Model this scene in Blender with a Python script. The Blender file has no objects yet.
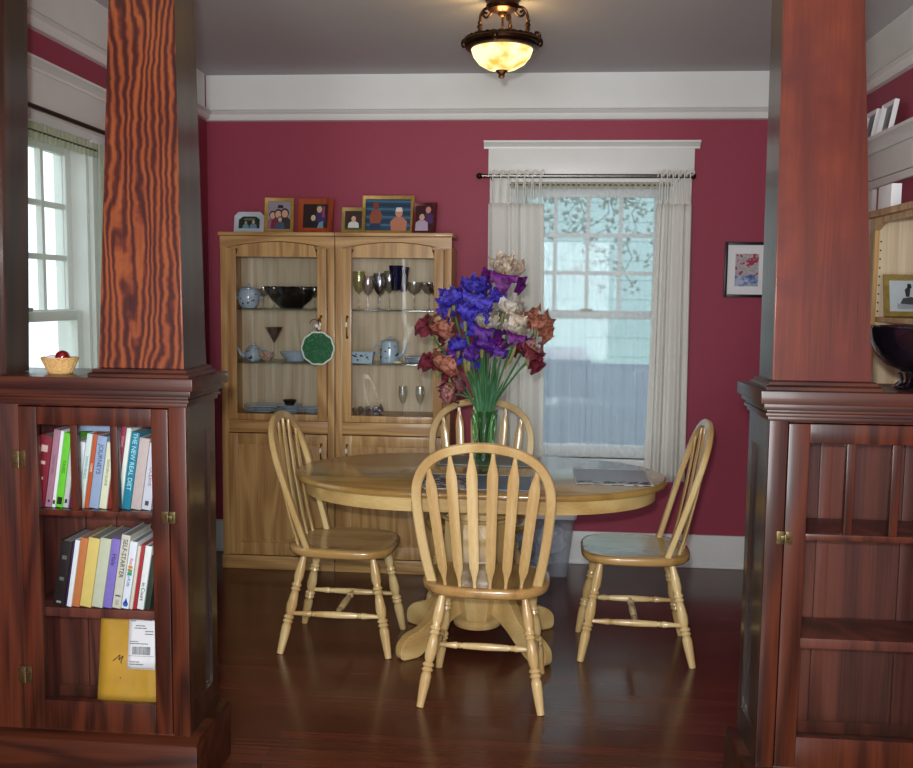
import bpy, bmesh, math, random
from math import sin, cos, pi, radians as R
from mathutils import Vector, Matrix, noise
S = bpy.context.scene
C = S.collection
rnd = random.Random(7)

# ------------------------------------------------------------------ helpers
def spline(pts, n=8):
    """Catmull-Rom through points of any dimension"""
    P = [Vector(p) for p in pts]
    if len(P) < 3: return P
    Q = [P[0]*2-P[1]] + P + [P[-1]*2-P[-2]]
    out = []
    for i in range(1, len(Q)-2):
        for k in range(n):
            t = k/n
            a, b, c, d = Q[i-1], Q[i], Q[i+1], Q[i+2]
            out.append(0.5*((2*b)+(c-a)*t+(2*a-5*b+4*c-d)*t*t+(3*b-a-3*c+d)*t**3))
    out.append(P[-1])
    return out

def frame_of(d):
    d = Vector(d).normalized()
    up = Vector((0, 0, 1)) if abs(d.z) < .95 else Vector((0, 1, 0))
    s = d.cross(up).normalized()
    return s, s.cross(d).normalized()

class MB:
    def __init__(self): self.bm = bmesh.new(); self.mi = 0; self.sm = True
    def _face(self, vs):
        try:
            f = self.bm.faces.new(vs); f.material_index = self.mi; f.smooth = self.sm; return f
        except ValueError: return None
    def box(self, x0, x1, y0, y1, z0, z1, bev=0.0, M=None):
        v = [self.bm.verts.new((x, y, z)) for x in (x0, x1) for y in (y0, y1) for z in (z0, z1)]
        idx = [(0,1,3,2),(4,6,7,5),(0,4,5,1),(2,3,7,6),(0,2,6,4),(1,5,7,3)]
        self.sm = False; fs = [self._face([v[i] for i in q]) for q in idx]; self.sm = True
        bev = min(bev, .45*min(abs(x1-x0), abs(y1-y0), abs(z1-z0)))
        geo = v
        if bev > 0:
            es = list({e for f in fs for e in f.edges})
            r = bmesh.ops.bevel(self.bm, geom=es, offset=bev, segments=2, affect='EDGES', profile=.6, material=-1)
            geo = list({w for f in r['faces'] for w in f.verts} | {w for w in v if w.is_valid})
        if M is not None: bmesh.ops.transform(self.bm, matrix=M, verts=geo)
        return self
    def ring_loft(self, rings, close=True, caps=True):
        prev = None; first = None
        for r in rings:
            vs = [self.bm.verts.new(p) for p in r]
            if prev:
                n = len(vs)
                for i in range(n if close else n-1):
                    j = (i+1) % n
                    self._face([prev[i], prev[j], vs[j], vs[i]])
            else: first = vs
            prev = vs
        if caps and close:
            self._face(list(reversed(first))); self._face(prev)
        return self
    def tube(self, pts, rad, seg=8, flat=1.0, caps=True):
        pts = [Vector(p) for p in pts]
        if not isinstance(rad, (list, tuple)): rad = [rad]*len(pts)
        rings = []; s = None
        for i, p in enumerate(pts):
            d = (pts[min(i+1, len(pts)-1)]-pts[max(i-1, 0)])
            if d.length < 1e-9: d = Vector((0,0,1))
            d.normalize()
            if s is None: s, u = frame_of(d)
            else:
                s = s - d*s.dot(d)
                s = s.normalized() if s.length > 1e-6 else frame_of(d)[0]
                u = s.cross(d)
            rings.append([p+s*cos(2*pi*k/seg)*rad[i]+u*sin(2*pi*k/seg)*rad[i]*flat for k in range(seg)])
        return self.ring_loft(rings, True, caps)
    def lathe(self, prof, c=(0,0,0), seg=24, axis=None, sx=1, sy=1):
        """prof: (radius, height) pairs"""
        c = Vector(c)
        if axis is None: X, Y, Z = Vector((1,0,0)), Vector((0,1,0)), Vector((0,0,1))
        else:
            Z = Vector(axis).normalized(); X, Y = frame_of(Z)
        rings = [[c+X*cos(2*pi*k/seg)*max(r,1e-4)*sx+Y*sin(2*pi*k/seg)*max(r,1e-4)*sy+Z*h for k in range(seg)] for r, h in prof]
        return self.ring_loft(rings, True, True)
    def prism(self, outline, a, b, plane='XZ', M=None):
        """extrude a 2D outline from a to b along the remaining axis"""
        def P(u, v, w): return {'XZ': (u, w, v), 'XY': (u, v, w), 'YZ': (w, u, v)}[plane]
        A = [self.bm.verts.new(P(u, v, a)) for u, v in outline]
        B = [self.bm.verts.new(P(u, v, b)) for u, v in outline]
        n = len(A)
        self.sm = False; self._face(A); self._face(list(reversed(B))); self.sm = True
        for i in range(n): self._face([A[i], B[i], B[(i+1) % n], A[(i+1) % n]])
        if M is not None: bmesh.ops.transform(self.bm, matrix=M, verts=A+B)
        return self
    def sheet(self, f, nu, nv):
        g = [[self.bm.verts.new(f(i/nu, j/nv)) for j in range(nv+1)] for i in range(nu+1)]
        for i in range(nu):
            for j in range(nv): self._face([g[i][j], g[i+1][j], g[i+1][j+1], g[i][j+1]])
        return self
    def sphere(self, c, r, sx=1, sy=1, sz=1, seg=12):
        c = Vector(c)
        return self.lathe([(r*sin(pi*i/seg)*1, -r*cos(pi*i/seg)*sz) for i in range(seg+1)], c, seg*2, None, sx, sy)
    def build(self, name, mat, parent=None, ang=35, solid=0):
        bmesh.ops.recalc_face_normals(self.bm, faces=self.bm.faces)
        me = bpy.data.meshes.new(name); self.bm.to_mesh(me); self.bm.free()
        me.set_sharp_from_angle(angle=R(ang))
        for m in (mat if isinstance(mat, (list, tuple)) else [mat]): me.materials.append(m)
        o = bpy.data.objects.new(name, me); C.objects.link(o)
        if parent is not None: o.parent = parent
        if solid:
            md = o.modifiers.new('solid', 'SOLIDIFY'); md.thickness = solid; md.offset = 0
        return o

def thing(name, label, cat, loc=(0,0,0), rz=0, group=None, sc=(1,1,1)):
    o = bpy.data.objects.new(name, None); C.objects.link(o)
    o.empty_display_size = .05
    o.location = loc; o.rotation_euler = (0, 0, rz); o.scale = sc
    return tag(o, label, cat, group)
def tag(o, label, cat, group=None):
    o['label'] = label; o['category'] = cat
    if group: o['group'] = group
    return o
def struct(o): o['kind'] = 'structure'; return o
def copy_tree(o, parent=None):
    c = o.copy(); C.objects.link(c)
    if parent is not None: c.parent = parent
    for ch in list(o.children): copy_tree(ch, c)
    return c
def text(s, size, M, mat, parent, name='title_lettering', depth=.0004):
    cu = bpy.data.curves.new(name, 'FONT'); cu.body = s; cu.size = size; cu.extrude = depth
    cu.align_x = 'CENTER'; cu.align_y = 'CENTER'
    t = bpy.data.objects.new(name, cu); C.objects.link(t)
    bpy.context.view_layer.update()
    me = bpy.data.meshes.new_from_object(t.evaluated_get(bpy.context.evaluated_depsgraph_get()))
    bpy.data.objects.remove(t)
    me.transform(M); me.materials.clear(); me.materials.append(mat); me.name = name
    o = bpy.data.objects.new(name, me); C.objects.link(o)
    if parent is not None: o.parent = parent
    return o

# ------------------------------------------------------------------ materials
def lin(h):
    h = h.lstrip('#'); c = [int(h[i:i+2], 16)/255 for i in (0, 2, 4)]
    return tuple(((x/12.92) if x <= .04045 else ((x+.055)/1.055)**2.4) for x in c)+(1,)
def nodes(name):
    m = bpy.data.materials.new(name); m.use_nodes = True
    nt = m.node_tree; nt.nodes.clear()
    out = nt.nodes.new('ShaderNodeOutputMaterial')
    return m, nt, out
def N(nt, t, **kw):
    n = nt.nodes.new(t)
    for k, v in kw.items():
        if k in n.inputs: n.inputs[k].default_value = v
        else: setattr(n, k, v)
    return n
def pbsdf(nt, out, rough=.5, metal=0, coat=0, trans=0, ior=1.45, spec=.5):
    b = N(nt, 'ShaderNodeBsdfPrincipled')
    b.inputs['Roughness'].default_value = rough; b.inputs['Metallic'].default_value = metal
    b.inputs['Coat Weight'].default_value = coat; b.inputs['Coat Roughness'].default_value = .12
    b.inputs['Transmission Weight'].default_value = trans; b.inputs['IOR'].default_value = ior
    b.inputs['Specular IOR Level'].default_value = spec
    nt.links.new(b.outputs[0], out.inputs[0]); return b
def ramp(nt, stops):
    r = N(nt, 'ShaderNodeValToRGB'); e = r.color_ramp.elements
    e[0].position, e[0].color = stops[0]; e[1].position, e[1].color = stops[1]
    for p, c in stops[2:]:
        x = e.new(p); x.color = c
    return r
def coords(nt, scale=(1,1,1), rot=(0,0,0)):
    tc = N(nt, 'ShaderNodeTexCoord'); mp = N(nt, 'ShaderNodeMapping')
    mp.inputs['Scale'].default_value = scale; mp.inputs['Rotation'].default_value = rot
    nt.links.new(tc.outputs['Object'], mp.inputs[0]); return mp
def plain(name, col, rough=.5, metal=0, coat=0, var=.12, vs=20, bump=0, trans=0, ior=1.45, spec=.5):
    """one colour with soft variation, optional bump"""
    m, nt, out = nodes(name); b = pbsdf(nt, out, rough, metal, coat, trans, ior, spec)
    c = lin(col) if isinstance(col, str) else col
    mp = coords(nt); nz = N(nt, 'ShaderNodeTexNoise'); nz.inputs['Scale'].default_value = vs
    nz.inputs['Detail'].default_value = 4
    nt.links.new(mp.outputs[0], nz.inputs['Vector'])
    lo = tuple(x*(1-var) for x in c[:3])+(1,); hi = tuple(min(1, x*(1+var)) for x in c[:3])+(1,)
    r = ramp(nt, [(.3, lo), (.7, hi)])
    nt.links.new(nz.outputs['Fac'], r.inputs[0]); nt.links.new(r.outputs[0], b.inputs['Base Color'])
    if bump:
        bp = N(nt, 'ShaderNodeBump'); bp.inputs['Strength'].default_value = bump; bp.inputs['Distance'].default_value = .003
        nt.links.new(nz.outputs['Fac'], bp.inputs['Height']); nt.links.new(bp.outputs[0], b.inputs['Normal'])
    return m
def wood(name, dark, light, axis='Z', fig=3.0, rings=9, stretch=8, rough=.35, coat=.4, fine=.35, bump=.05, mid=.5, spec=.5, blot=None):
    """contour lines of a stretched noise give cathedral grain; fine fibres on top"""
    m, nt, out = nodes(name); b = pbsdf(nt, out, rough, 0, coat, spec=spec)
    k = {'X': (1/stretch, 1, 1), 'Y': (1, 1/stretch, 1), 'Z': (1, 1, 1/stretch)}[axis]
    mp = coords(nt, k)
    nz = N(nt, 'ShaderNodeTexNoise'); nz.inputs['Scale'].default_value = fig; nz.inputs['Detail'].default_value = 2.2
    nz.inputs['Distortion'].default_value = .4
    nt.links.new(mp.outputs[0], nz.inputs['Vector'])
    ml = N(nt, 'ShaderNodeMath', operation='MULTIPLY'); ml.inputs[1].default_value = rings*6.283
    nt.links.new(nz.outputs['Fac'], ml.inputs[0])
    sn = N(nt, 'ShaderNodeMath', operation='SINE'); nt.links.new(ml.outputs[0], sn.inputs[0])
    kk = {'X': (2, 110, 110), 'Y': (110, 2, 110), 'Z': (110, 110, 2)}[axis]
    mp2 = coords(nt, kk); n2 = N(nt, 'ShaderNodeTexNoise'); n2.inputs['Scale'].default_value = 1.6; n2.inputs['Detail'].default_value = 3
    nt.links.new(mp2.outputs[0], n2.inputs['Vector'])
    s1 = N(nt, 'ShaderNodeMath', operation='MULTIPLY_ADD'); s1.inputs[1].default_value = .5*(1-fine); s1.inputs[2].default_value = .5*(1-fine)
    nt.links.new(sn.outputs[0], s1.inputs[0])
    s2 = N(nt, 'ShaderNodeMath', operation='MULTIPLY_ADD'); s2.inputs[1].default_value = fine
    nt.links.new(n2.outputs['Fac'], s2.inputs[0]); nt.links.new(s1.outputs[0], s2.inputs[2])
    r = ramp(nt, [(max(0, mid-.35), lin(dark)), (min(1, mid+.35), lin(light))])
    nt.links.new(s2.outputs[0], r.inputs[0])
    last = r.outputs[0]
    if blot:
        mp3 = coords(nt); n3 = N(nt, 'ShaderNodeTexNoise'); n3.inputs['Scale'].default_value = 7; n3.inputs['Detail'].default_value = 4
        nt.links.new(mp3.outputs[0], n3.inputs['Vector'])
        r3 = ramp(nt, [(.42, (0,0,0,1)), (.7, (1,1,1,1))]); nt.links.new(n3.outputs['Fac'], r3.inputs[0])
        mx = N(nt, 'ShaderNodeMix', data_type='RGBA'); mx.inputs['B'].default_value = lin(blot)
        nt.links.new(r3.outputs[0], mx.inputs['Factor']); nt.links.new(last, mx.inputs['A']); last = mx.outputs['Result']
    nt.links.new(last, b.inputs['Base Color'])
    if bump:
        bp = N(nt, 'ShaderNodeBump'); bp.inputs['Strength'].default_value = bump; bp.inputs['Distance'].default_value = .002
        nt.links.new(s2.outputs[0], bp.inputs['Height']); nt.links.new(bp.outputs[0], b.inputs['Normal'])
    return m
def pane_mat(name, tint=(1,1,1), refl=.06, rough=.02):
    """thin glazing: clear with a mirror film"""
    m, nt, out = nodes(name)
    t = N(nt, 'ShaderNodeBsdfTransparent'); t.inputs[0].default_value = (*tint, 1)
    g = N(nt, 'ShaderNodeBsdfGlossy'); g.inputs['Roughness'].default_value = rough
    lw = N(nt, 'ShaderNodeLayerWeight'); lw.inputs['Blend'].default_value = .5
    pw = N(nt, 'ShaderNodeMath', operation='POWER'); pw.inputs[1].default_value = 4; nt.links.new(lw.outputs['Facing'], pw.inputs[0])
    f = N(nt, 'ShaderNodeMath', operation='MULTIPLY_ADD'); f.inputs[1].default_value = .5; f.inputs[2].default_value = refl*.5; nt.links.new(pw.outputs[0], f.inputs[0])
    mx = N(nt, 'ShaderNodeMixShader')
    nt.links.new(f.outputs[0], mx.inputs[0]); nt.links.new(t.outputs[0], mx.inputs[1]); nt.links.new(g.outputs[0], mx.inputs[2])
    nt.links.new(mx.outputs[0], out.inputs[0]); return m
def ware_glass(name, tint, opac=.25, refl=.05):
    """drinking glass: mostly clear, darker tint, bright film"""
    m, nt, out = nodes(name)
    t = N(nt, 'ShaderNodeBsdfTransparent'); t.inputs[0].default_value = (*tint, 1)
    g = N(nt, 'ShaderNodeBsdfGlossy'); g.inputs['Roughness'].default_value = .06
    lw = N(nt, 'ShaderNodeLayerWeight'); lw.inputs['Blend'].default_value = .35
    ad = N(nt, 'ShaderNodeMath', operation='MULTIPLY_ADD'); ad.inputs[1].default_value = .28; ad.inputs[2].default_value = refl; ad.use_clamp = True
    nt.links.new(lw.outputs['Facing'], ad.inputs[0])
    mx = N(nt, 'ShaderNodeMixShader')
    nt.links.new(ad.outputs[0], mx.inputs[0]); nt.links.new(t.outputs[0], mx.inputs[1]); nt.links.new(g.outputs[0], mx.inputs[2])
    nt.links.new(mx.outputs[0], out.inputs[0]); return m
def cloth_mat(name, col, opac=.5, transl=.5, lace=None):
    m, nt, out = nodes(name)
    d = N(nt, 'ShaderNodeBsdfDiffuse'); d.inputs[0].default_value = lin(col)
    tl = N(nt, 'ShaderNodeBsdfTranslucent'); tl.inputs[0].default_value = lin(col)
    m1 = N(nt, 'ShaderNodeMixShader'); m1.inputs[0].default_value = transl
    nt.links.new(d.outputs[0], m1.inputs[1]); nt.links.new(tl.outputs[0], m1.inputs[2])
    tr = N(nt, 'ShaderNodeBsdfTransparent')
    m2 = N(nt, 'ShaderNodeMixShader'); m2.inputs[0].default_value = opac
    nt.links.new(tr.outputs[0], m2.inputs[1]); nt.links.new(m1.outputs[0], m2.inputs[2])
    if lace:
        mp = coords(nt); vz = N(nt, 'ShaderNodeTexNoise'); vz.inputs['Scale'].default_value = 900
        nt.links.new(mp.outputs[0], vz.inputs['Vector'])
        r = ramp(nt, [(.35, (opac-lace,)*3+(1,)), (.65, (opac+lace,)*3+(1,))])
        nt.links.new(vz.outputs['Fac'], r.inputs[0]); nt.links.new(r.outputs[0], m2.inputs[0])
    nt.links.new(m2.outputs[0], out.inputs[0]); return m
def emit(name, col, st):
    m, nt, out = nodes(name); e = N(nt, 'ShaderNodeEmission'); e.inputs[0].default_value = lin(col); e.inputs[1].default_value = st
    nt.links.new(e.outputs[0], out.inputs[0]); return m

M = {}
M['wall'] = plain('crimson wall paint', '#963b50', .55, var=.05, vs=160, bump=.12, spec=.35)
M['trim'] = plain('white trim paint', '#dfe2e0', .38, var=.02, vs=8)
M['ceil'] = plain('grey white ceiling paint', '#bdbcbe', .8, var=.03, vs=120, bump=.05)
M['redwood'] = wood('dark red varnished fir', '#1f0d07', '#5a2c18', 'Z', 8, 5, 9, .34, .3, .6, .12, .5)
M['redwood_x'] = wood('dark red varnished fir lying', '#1f0d07', '#502714', 'X', 8, 5, 9, .36, .25, .6, .12, .5)
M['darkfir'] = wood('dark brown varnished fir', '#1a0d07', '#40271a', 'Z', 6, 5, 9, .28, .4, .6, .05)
M['column_l'] = wood('figured orange fir', '#431509', '#b5571f', 'Z', 2.9, 10, 8.0, .32, .45, .3, .06, .5, blot='#6c2410')
def figured(name, stops, pitch=.027):
    m, nt, out = nodes(name); b = pbsdf(nt, out, .32, 0, .35)
    mp = coords(nt); sp = N(nt, 'ShaderNodeSeparateXYZ'); nt.links.new(mp.outputs[0], sp.inputs[0])
    def nz(sc, scale, det, dist=0):
        q = coords(nt, sc); n = N(nt, 'ShaderNodeTexNoise'); n.inputs['Scale'].default_value = scale; n.inputs['Detail'].default_value = det; n.inputs['Distortion'].default_value = dist
        nt.links.new(q.outputs[0], n.inputs['Vector']); return n.outputs['Fac']
    def mad(a, k, c):
        n = N(nt, 'ShaderNodeMath', operation='MULTIPLY_ADD'); nt.links.new(a, n.inputs[0]); n.inputs[1].default_value = k
        if hasattr(c, 'links') or not isinstance(c, (int, float)): nt.links.new(c, n.inputs[2])
        else: n.inputs[2].default_value = c
        return n.outputs[0]
    p = mad(sp.outputs[0], 6.283/pitch, 0.0)
    p = mad(nz((1, 1, .22), 6, 1.5, .8), 46, p)
    p = mad(nz((.6, .6, 1), 20, 2.5), 6.5, p)
    sn = N(nt, 'ShaderNodeMath', operation='SINE'); nt.links.new(p, sn.inputs[0])
    v = mad(sn.outputs[0], .27, .05); v = mad(nz((120, 120, 6), 1.5, 3), .45, v); v = mad(nz((1, 1, .25), 22, 3), .5, v)
    r = ramp(nt, stops); nt.links.new(v, r.inputs[0]); nt.links.new(r.outputs[0], b.inputs['Base Color'])
    bp = N(nt, 'ShaderNodeBump'); bp.inputs['Strength'].default_value = .08; bp.inputs['Distance'].default_value = .002
    nt.links.new(v, bp.inputs['Height']); nt.links.new(bp.outputs[0], b.inputs['Normal'])
    return m
M['column_l'] = figured('wavy figured fir', [(.25, lin('#30130a')), (.85, lin('#83481f')), (.45, lin('#4f2110')), (.62, lin('#6e3418'))])
M['column_r'] = wood('red mahogany stain', '#401a0e', '#74341e', 'Z', 5, 3, 11, .32, .35, .6, .06, .5, blot='#54221a')
M['inside'] = wood('cabinet interior boards', '#30160e', '#6c3a2a', 'Z', 4, 6, 10, .5, .1, .6, .05)
M['oak'] = wood('honey oak', '#906638', '#cba468', 'Z', 6, 7, 10, .45, .2, .65, .1)
M['oak_x'] = wood('honey oak lying', '#906638', '#cba468', 'X', 6, 7, 10, .45, .2, .65, .1)
M['oak_back'] = wood('pale oak back board', '#b09a7a', '#dccbae', 'Z', 7, 5, 10, .6, .05, .7, .05)
M['pine'] = wood('blond varnished rubberwood', '#b5935a', '#dcc48c', 'Z', 4, 3, 6, .28, .5, .5, .03)
M['pine_x'] = wood('blond varnished rubberwood lying', '#b08c52', '#d8bd80', 'X', 4, 4, 7, .28, .5, .5, .03)
M['seat'] = wood('honey varnished seat boards', '#84622f', '#b8935a', 'Y', 9, 2.5, 9, .24, .6, .5, .03)
M['tabletop'] = wood('golden table top', '#8a6a34', '#b08c4e', 'X', 4, 4, 8, .26, .6, .55, .02)
M['brass'] = plain('aged brass', '#8f7a45', .35, 1, var=.3, vs=60)
M['oldbrass'] = plain('tarnished brass hinge', '#6b6040', .4, .9, var=.4, vs=120)
M['porc'] = plain('white porcelain', '#e8e6df', .15, var=.02)
M['bronze'] = plain('oil rubbed bronze', '#3a2416', .35, .8, var=.4, vs=50)
M['rod'] = plain('pewter curtain rod', '#77706c', .25, 1, var=.1)
M['darkmetal'] = plain('dark metal finial', '#2a1c18', .35, .7)
M['glass'] = pane_mat('window glass', (1, 1, 1), .05)
M['cabglass'] = pane_mat('cabinet glass', (.97, .98, .98), .04, .03)
M['white'] = plain('white card', '#e4e6e8', .5, var=.02)
M['paper'] = plain('page block paper', '#8b8f8c', .8, var=.1, vs=200)
M['black'] = plain('black paint', '#0d0c0e', .35, var=.1)
M['ink'] = plain('black ink', '#15151a', .6)
M['bluew'] = plain('blue white stoneware', '#a9bcca', .2, coat=.5, var=.08, vs=30)
M['blued'] = plain('dark blue floral glaze', '#26333f', .25, coat=.4)
M['green_glass'] = plain('green cut glass', '#175c2a', .12, var=.4, vs=60, bump=.6, coat=.5)

# floor boards along x
m, nt, out = nodes('dark stained floorboards'); b = pbsdf(nt, out, .24, 0, .15, spec=.5)
mp = coords(nt, (1, 1, 1)); br = N(nt, 'ShaderNodeTexBrick')
br.inputs['Scale'].default_value = 1; br.inputs['Brick Width'].default_value = 1.7; br.inputs['Row Height'].default_value = .06
br.inputs['Mortar Size'].default_value = .0012; br.inputs['Color1'].default_value = lin('#5f3122'); br.inputs['Color2'].default_value = lin('#4e281b')
br.inputs['Mortar'].default_value = lin('#28110a'); nt.links.new(mp.outputs[0], br.inputs['Vector'])
mp2 = coords(nt, (1.5, 40, 1)); nz = N(nt, 'ShaderNodeTexNoise'); nz.inputs['Scale'].default_value = 2.5; nz.inputs['Detail'].default_value = 5
nt.links.new(mp2.outputs[0], nz.inputs['Vector'])
mx = N(nt, 'ShaderNodeMix', data_type='RGBA'); mx.blend_type = 'MULTIPLY'; mx.inputs['Factor'].default_value = .55
rr = ramp(nt, [(.3, (.45, .45, .45, 1)), (.7, (1.3, 1.25, 1.2, 1))]); nt.links.new(nz.outputs['Fac'], rr.inputs[0])
nt.links.new(br.outputs['Color'], mx.inputs['A']); nt.links.new(rr.outputs[0], mx.inputs['B']); nt.links.new(mx.outputs['Result'], b.inputs['Base Color'])
bp = N(nt, 'ShaderNodeBump'); bp.inputs['Strength'].default_value = .12; bp.inputs['Distance'].default_value = .002
nt.links.new(nz.outputs['Fac'], bp.inputs['Height']); nt.links.new(bp.outputs[0], b.inputs['Normal'])
M['floor'] = m

# ------------------------------------------------------------------ room
XL, XR, YB, YF, ZC = -1.873, 1.517, 5.26, -1.5, 2.707
T = .14
struct(MB().box(XL-T, XR+T, YF-T, YB+T, -.08, 0).build('floor', M['floor']))
struct(MB().box(XL-T, XR+T, YF-T, YB+T, ZC, ZC+.1).build('ceiling', M['ceil']))
# back wall with a window opening
WX0, WX1, WZ0, WZ1 = -.155, .695, .60, 2.12
b = MB()
b.box(XL-T, WX0, YB, YB+T, 0, ZC); b.box(WX1, XR+T, YB, YB+T, 0, ZC)
b.box(WX0, WX1, YB, YB+T, 0, WZ0); b.box(WX0, WX1, YB, YB+T, WZ1, ZC)
struct(b.build('wall_back', M['wall']))
LY0, LY1 = 2.98, 3.83
b = MB()
b.box(XL-T, XL, YF, LY0, 0, ZC); b.box(XL-T, XL, LY1, YB, 0, ZC)
b.box(XL-T, XL, LY0, LY1, 0, WZ0); b.box(XL-T, XL, LY0, LY1, WZ1, ZC)
struct(b.build('wall_left', M['wall']))
struct(MB().box(XR, XR+T, YF, YB, 0, ZC).build('wall_right', M['wall']))
# front wall behind the camera, with a wide opening made for the added fill light
b = MB()
b.box(XL-T, -1.2, YF-T, YF, 0, ZC); b.box(.9, XR+T, YF-T, YF, 0, ZC)
b.box(-1.2, .9, YF-T, YF, 0, .7); b.box(-1.2, .9, YF-T, YF, 2.2, ZC)
struct(b.build('wall_front', M['wall']))
# white frieze boards and picture rail
def frieze(n, f):
    b = MB(); f(b); struct(b.build('trim_%d' % n, M['trim']))
def fr_back(b):
    b.box(XL, XR, YB-.008, YB, 2.50, ZC)
    b.prism([(YB-.045, 2.508), (YB-.05, 2.50), (YB-.035, 2.488), (YB-.03, 2.47), (YB-.022, 2.458), (YB, 2.455), (YB, 2.515), (YB-.03, 2.515)], XL, XR, 'YZ')
def fr_side(s, x):
    def f(b):
        b.box(min(x, x+s*.008), max(x, x+s*.008), 2.85, YB-.05, 2.50, ZC)
        b.prism([(x+s*.045, 2.508), (x+s*.05, 2.50), (x+s*.035, 2.488), (x+s*.03, 2.47), (x+s*.022, 2.458), (x, 2.455), (x, 2.515), (x+s*.03, 2.515)], 2.85, YB-.05, 'XZ')
    return f
frieze(1, fr_back); frieze(2, fr_side(1, XL)); frieze(3, fr_side(-1, XR))
# baseboards
def base(name, f):
    b = MB(); f(b); struct(b.build(name, M['trim']))
base('baseboard_back', lambda b: (b.box(XL, XR, YB-.018, YB, 0, .185, .004), b.box(XL, XR, YB-.03, YB-.018, 0, .022, .006)))
base('baseboard_left', lambda b: (b.box(XL, XL+.018, 2.86, YB-.03, 0, .185, .004), b.box(XL+.018, XL+.03, 2.86, YB-.03, 0, .022, .006)))
base('baseboard_right', lambda b: (b.box(XR-.018, XR, 2.86, YB-.03, 0, .185, .004), b.box(XR-.03, XR-.018, 2.86, YB-.03, 0, .022, .006)))

# ---- windows: built in a local frame (x along wall, y into the wall is +, z up)
def window(name, Mx, w0, w1):
    b = MB()
    b.box(w0-.12, w0, -.02, 0, WZ0-.02, 2.15, .003); b.box(w1, w1+.12, -.02, 0, WZ0-.02, 2.15, .003)   # casing
    b.box(w0-.13, w1+.13, -.024, 0, 2.15, 2.305, .003)
    b.prism([(0, 2.34), (-.06, 2.34), (-.06, 2.33), (-.05, 2.326), (-.032, 2.31), (-.03, 2.30), (0, 2.30)], w0-.155, w1+.155, 'YZ')
    b.box(w0-.14, w1+.14, -.05, .06, WZ0-.03, WZ0, .005); b.box(w0-.11, w1+.11, -.018, 0, WZ0-.12, WZ0-.03, .003)
    b.box(w0, w1, -.02, 0, WZ1, 2.15); b.box(w0, w0+.02, .0, T, WZ0, WZ1); b.box(w1-.02, w1, .0, T, WZ0, WZ1); b.box(w0, w1, .0, T, WZ1-.02, WZ1)
    fr = b.build(name, M['trim']); fr.matrix_world = Mx; struct(fr)
    # sashes
    a0, a1 = w0+.02, w1-.02
    b = MB(); zt, zm = WZ1-.02, 1.40
    for x0, x1 in ((a0, a0+.045), (a1-.045, a1)): b.box(x0, x1, .065, .095, zm-.02, zt, .003)
    b.box(a0+.045, a1-.045, .065, .095, zt-.05, zt, .003); b.box(a0+.045, a1-.045, .065, .095, zm-.02, zm+.025, .003)
    gw = (a1-a0-.09)/4
    for i in (1, 2, 3): b.box(a0+.045+gw*i-.011, a0+.045+gw*i+.011, .068, .092, zm+.025, zt-.05)
    gh = (zt-.05-zm-.025)/3
    for i in (1, 2): b.box(a0+.045, a1-.045, .069, .091, zm+.025+gh*i-.011, zm+.025+gh*i+.011)
    up = b.build('upper_sash', M['trim'], fr)
    MB().box(a0+.045, a1-.045, .078, .081, zm+.025, zt-.05).build('window_pane', M['glass'], up)
    b = MB()
    for x0, x1 in ((a0, a0+.045), (a1-.045, a1)): b.box(x0, x1, .03, .06, WZ0, zm+.02, .003)
    b.box(a0+.045, a1-.045, .03, .06, WZ0, WZ0+.07, .003); b.box(a0+.045, a1-.045, .03, .06, zm-.02, zm+.02, .003)
    lo = b.build('lower_sash', M['trim'], fr)
    MB().box(a0+.045, a1-.045, .044, .047, WZ0+.07, zm-.02).build('window_pane', M['glass'], lo)
    MB().box(-.03+(w0+w1)/2, .03+(w0+w1)/2, .035, .06, zm+.02, zm+.035, .004).build('sash_lock', M['oldbrass'], lo)
    return fr
window('window_1', Matrix.Translation((0, YB, 0)), WX0, WX1)
window('window_2', Matrix.Translation((XL, 0, 0)) @ Matrix.Rotation(pi/2, 4, 'Z'), LY0, LY1)
# right wall: wide white head casing over a built-in
b = MB()
b.box(XR-.024, XR, 3.2, 4.6, 2.04, 2.16, .003)
b.prism([(XR, 2.21), (XR-.085, 2.21), (XR-.085, 2.196), (XR-.07, 2.19), (XR-.045, 2.165), (XR-.04, 2.155), (XR, 2.155)], 3.15, 4.64, 'XZ')
b.box(XR-.03, XR, 3.22, 4.58, 2.0, 2.035, .004)
b.box(XR-.02, XR, 4.46, 4.58, .185, 2.0, .003); b.box(XR-.02, XR, 3.22, 3.34, .185, 2.0, .003)
struct(b.build('trim_4', M['trim']))
# opening header beam of the colonnade
struct(MB().box(XL, XR, 2.61, 2.80, 2.55, ZC).build('trim_5', M['redwood_x']))

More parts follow.
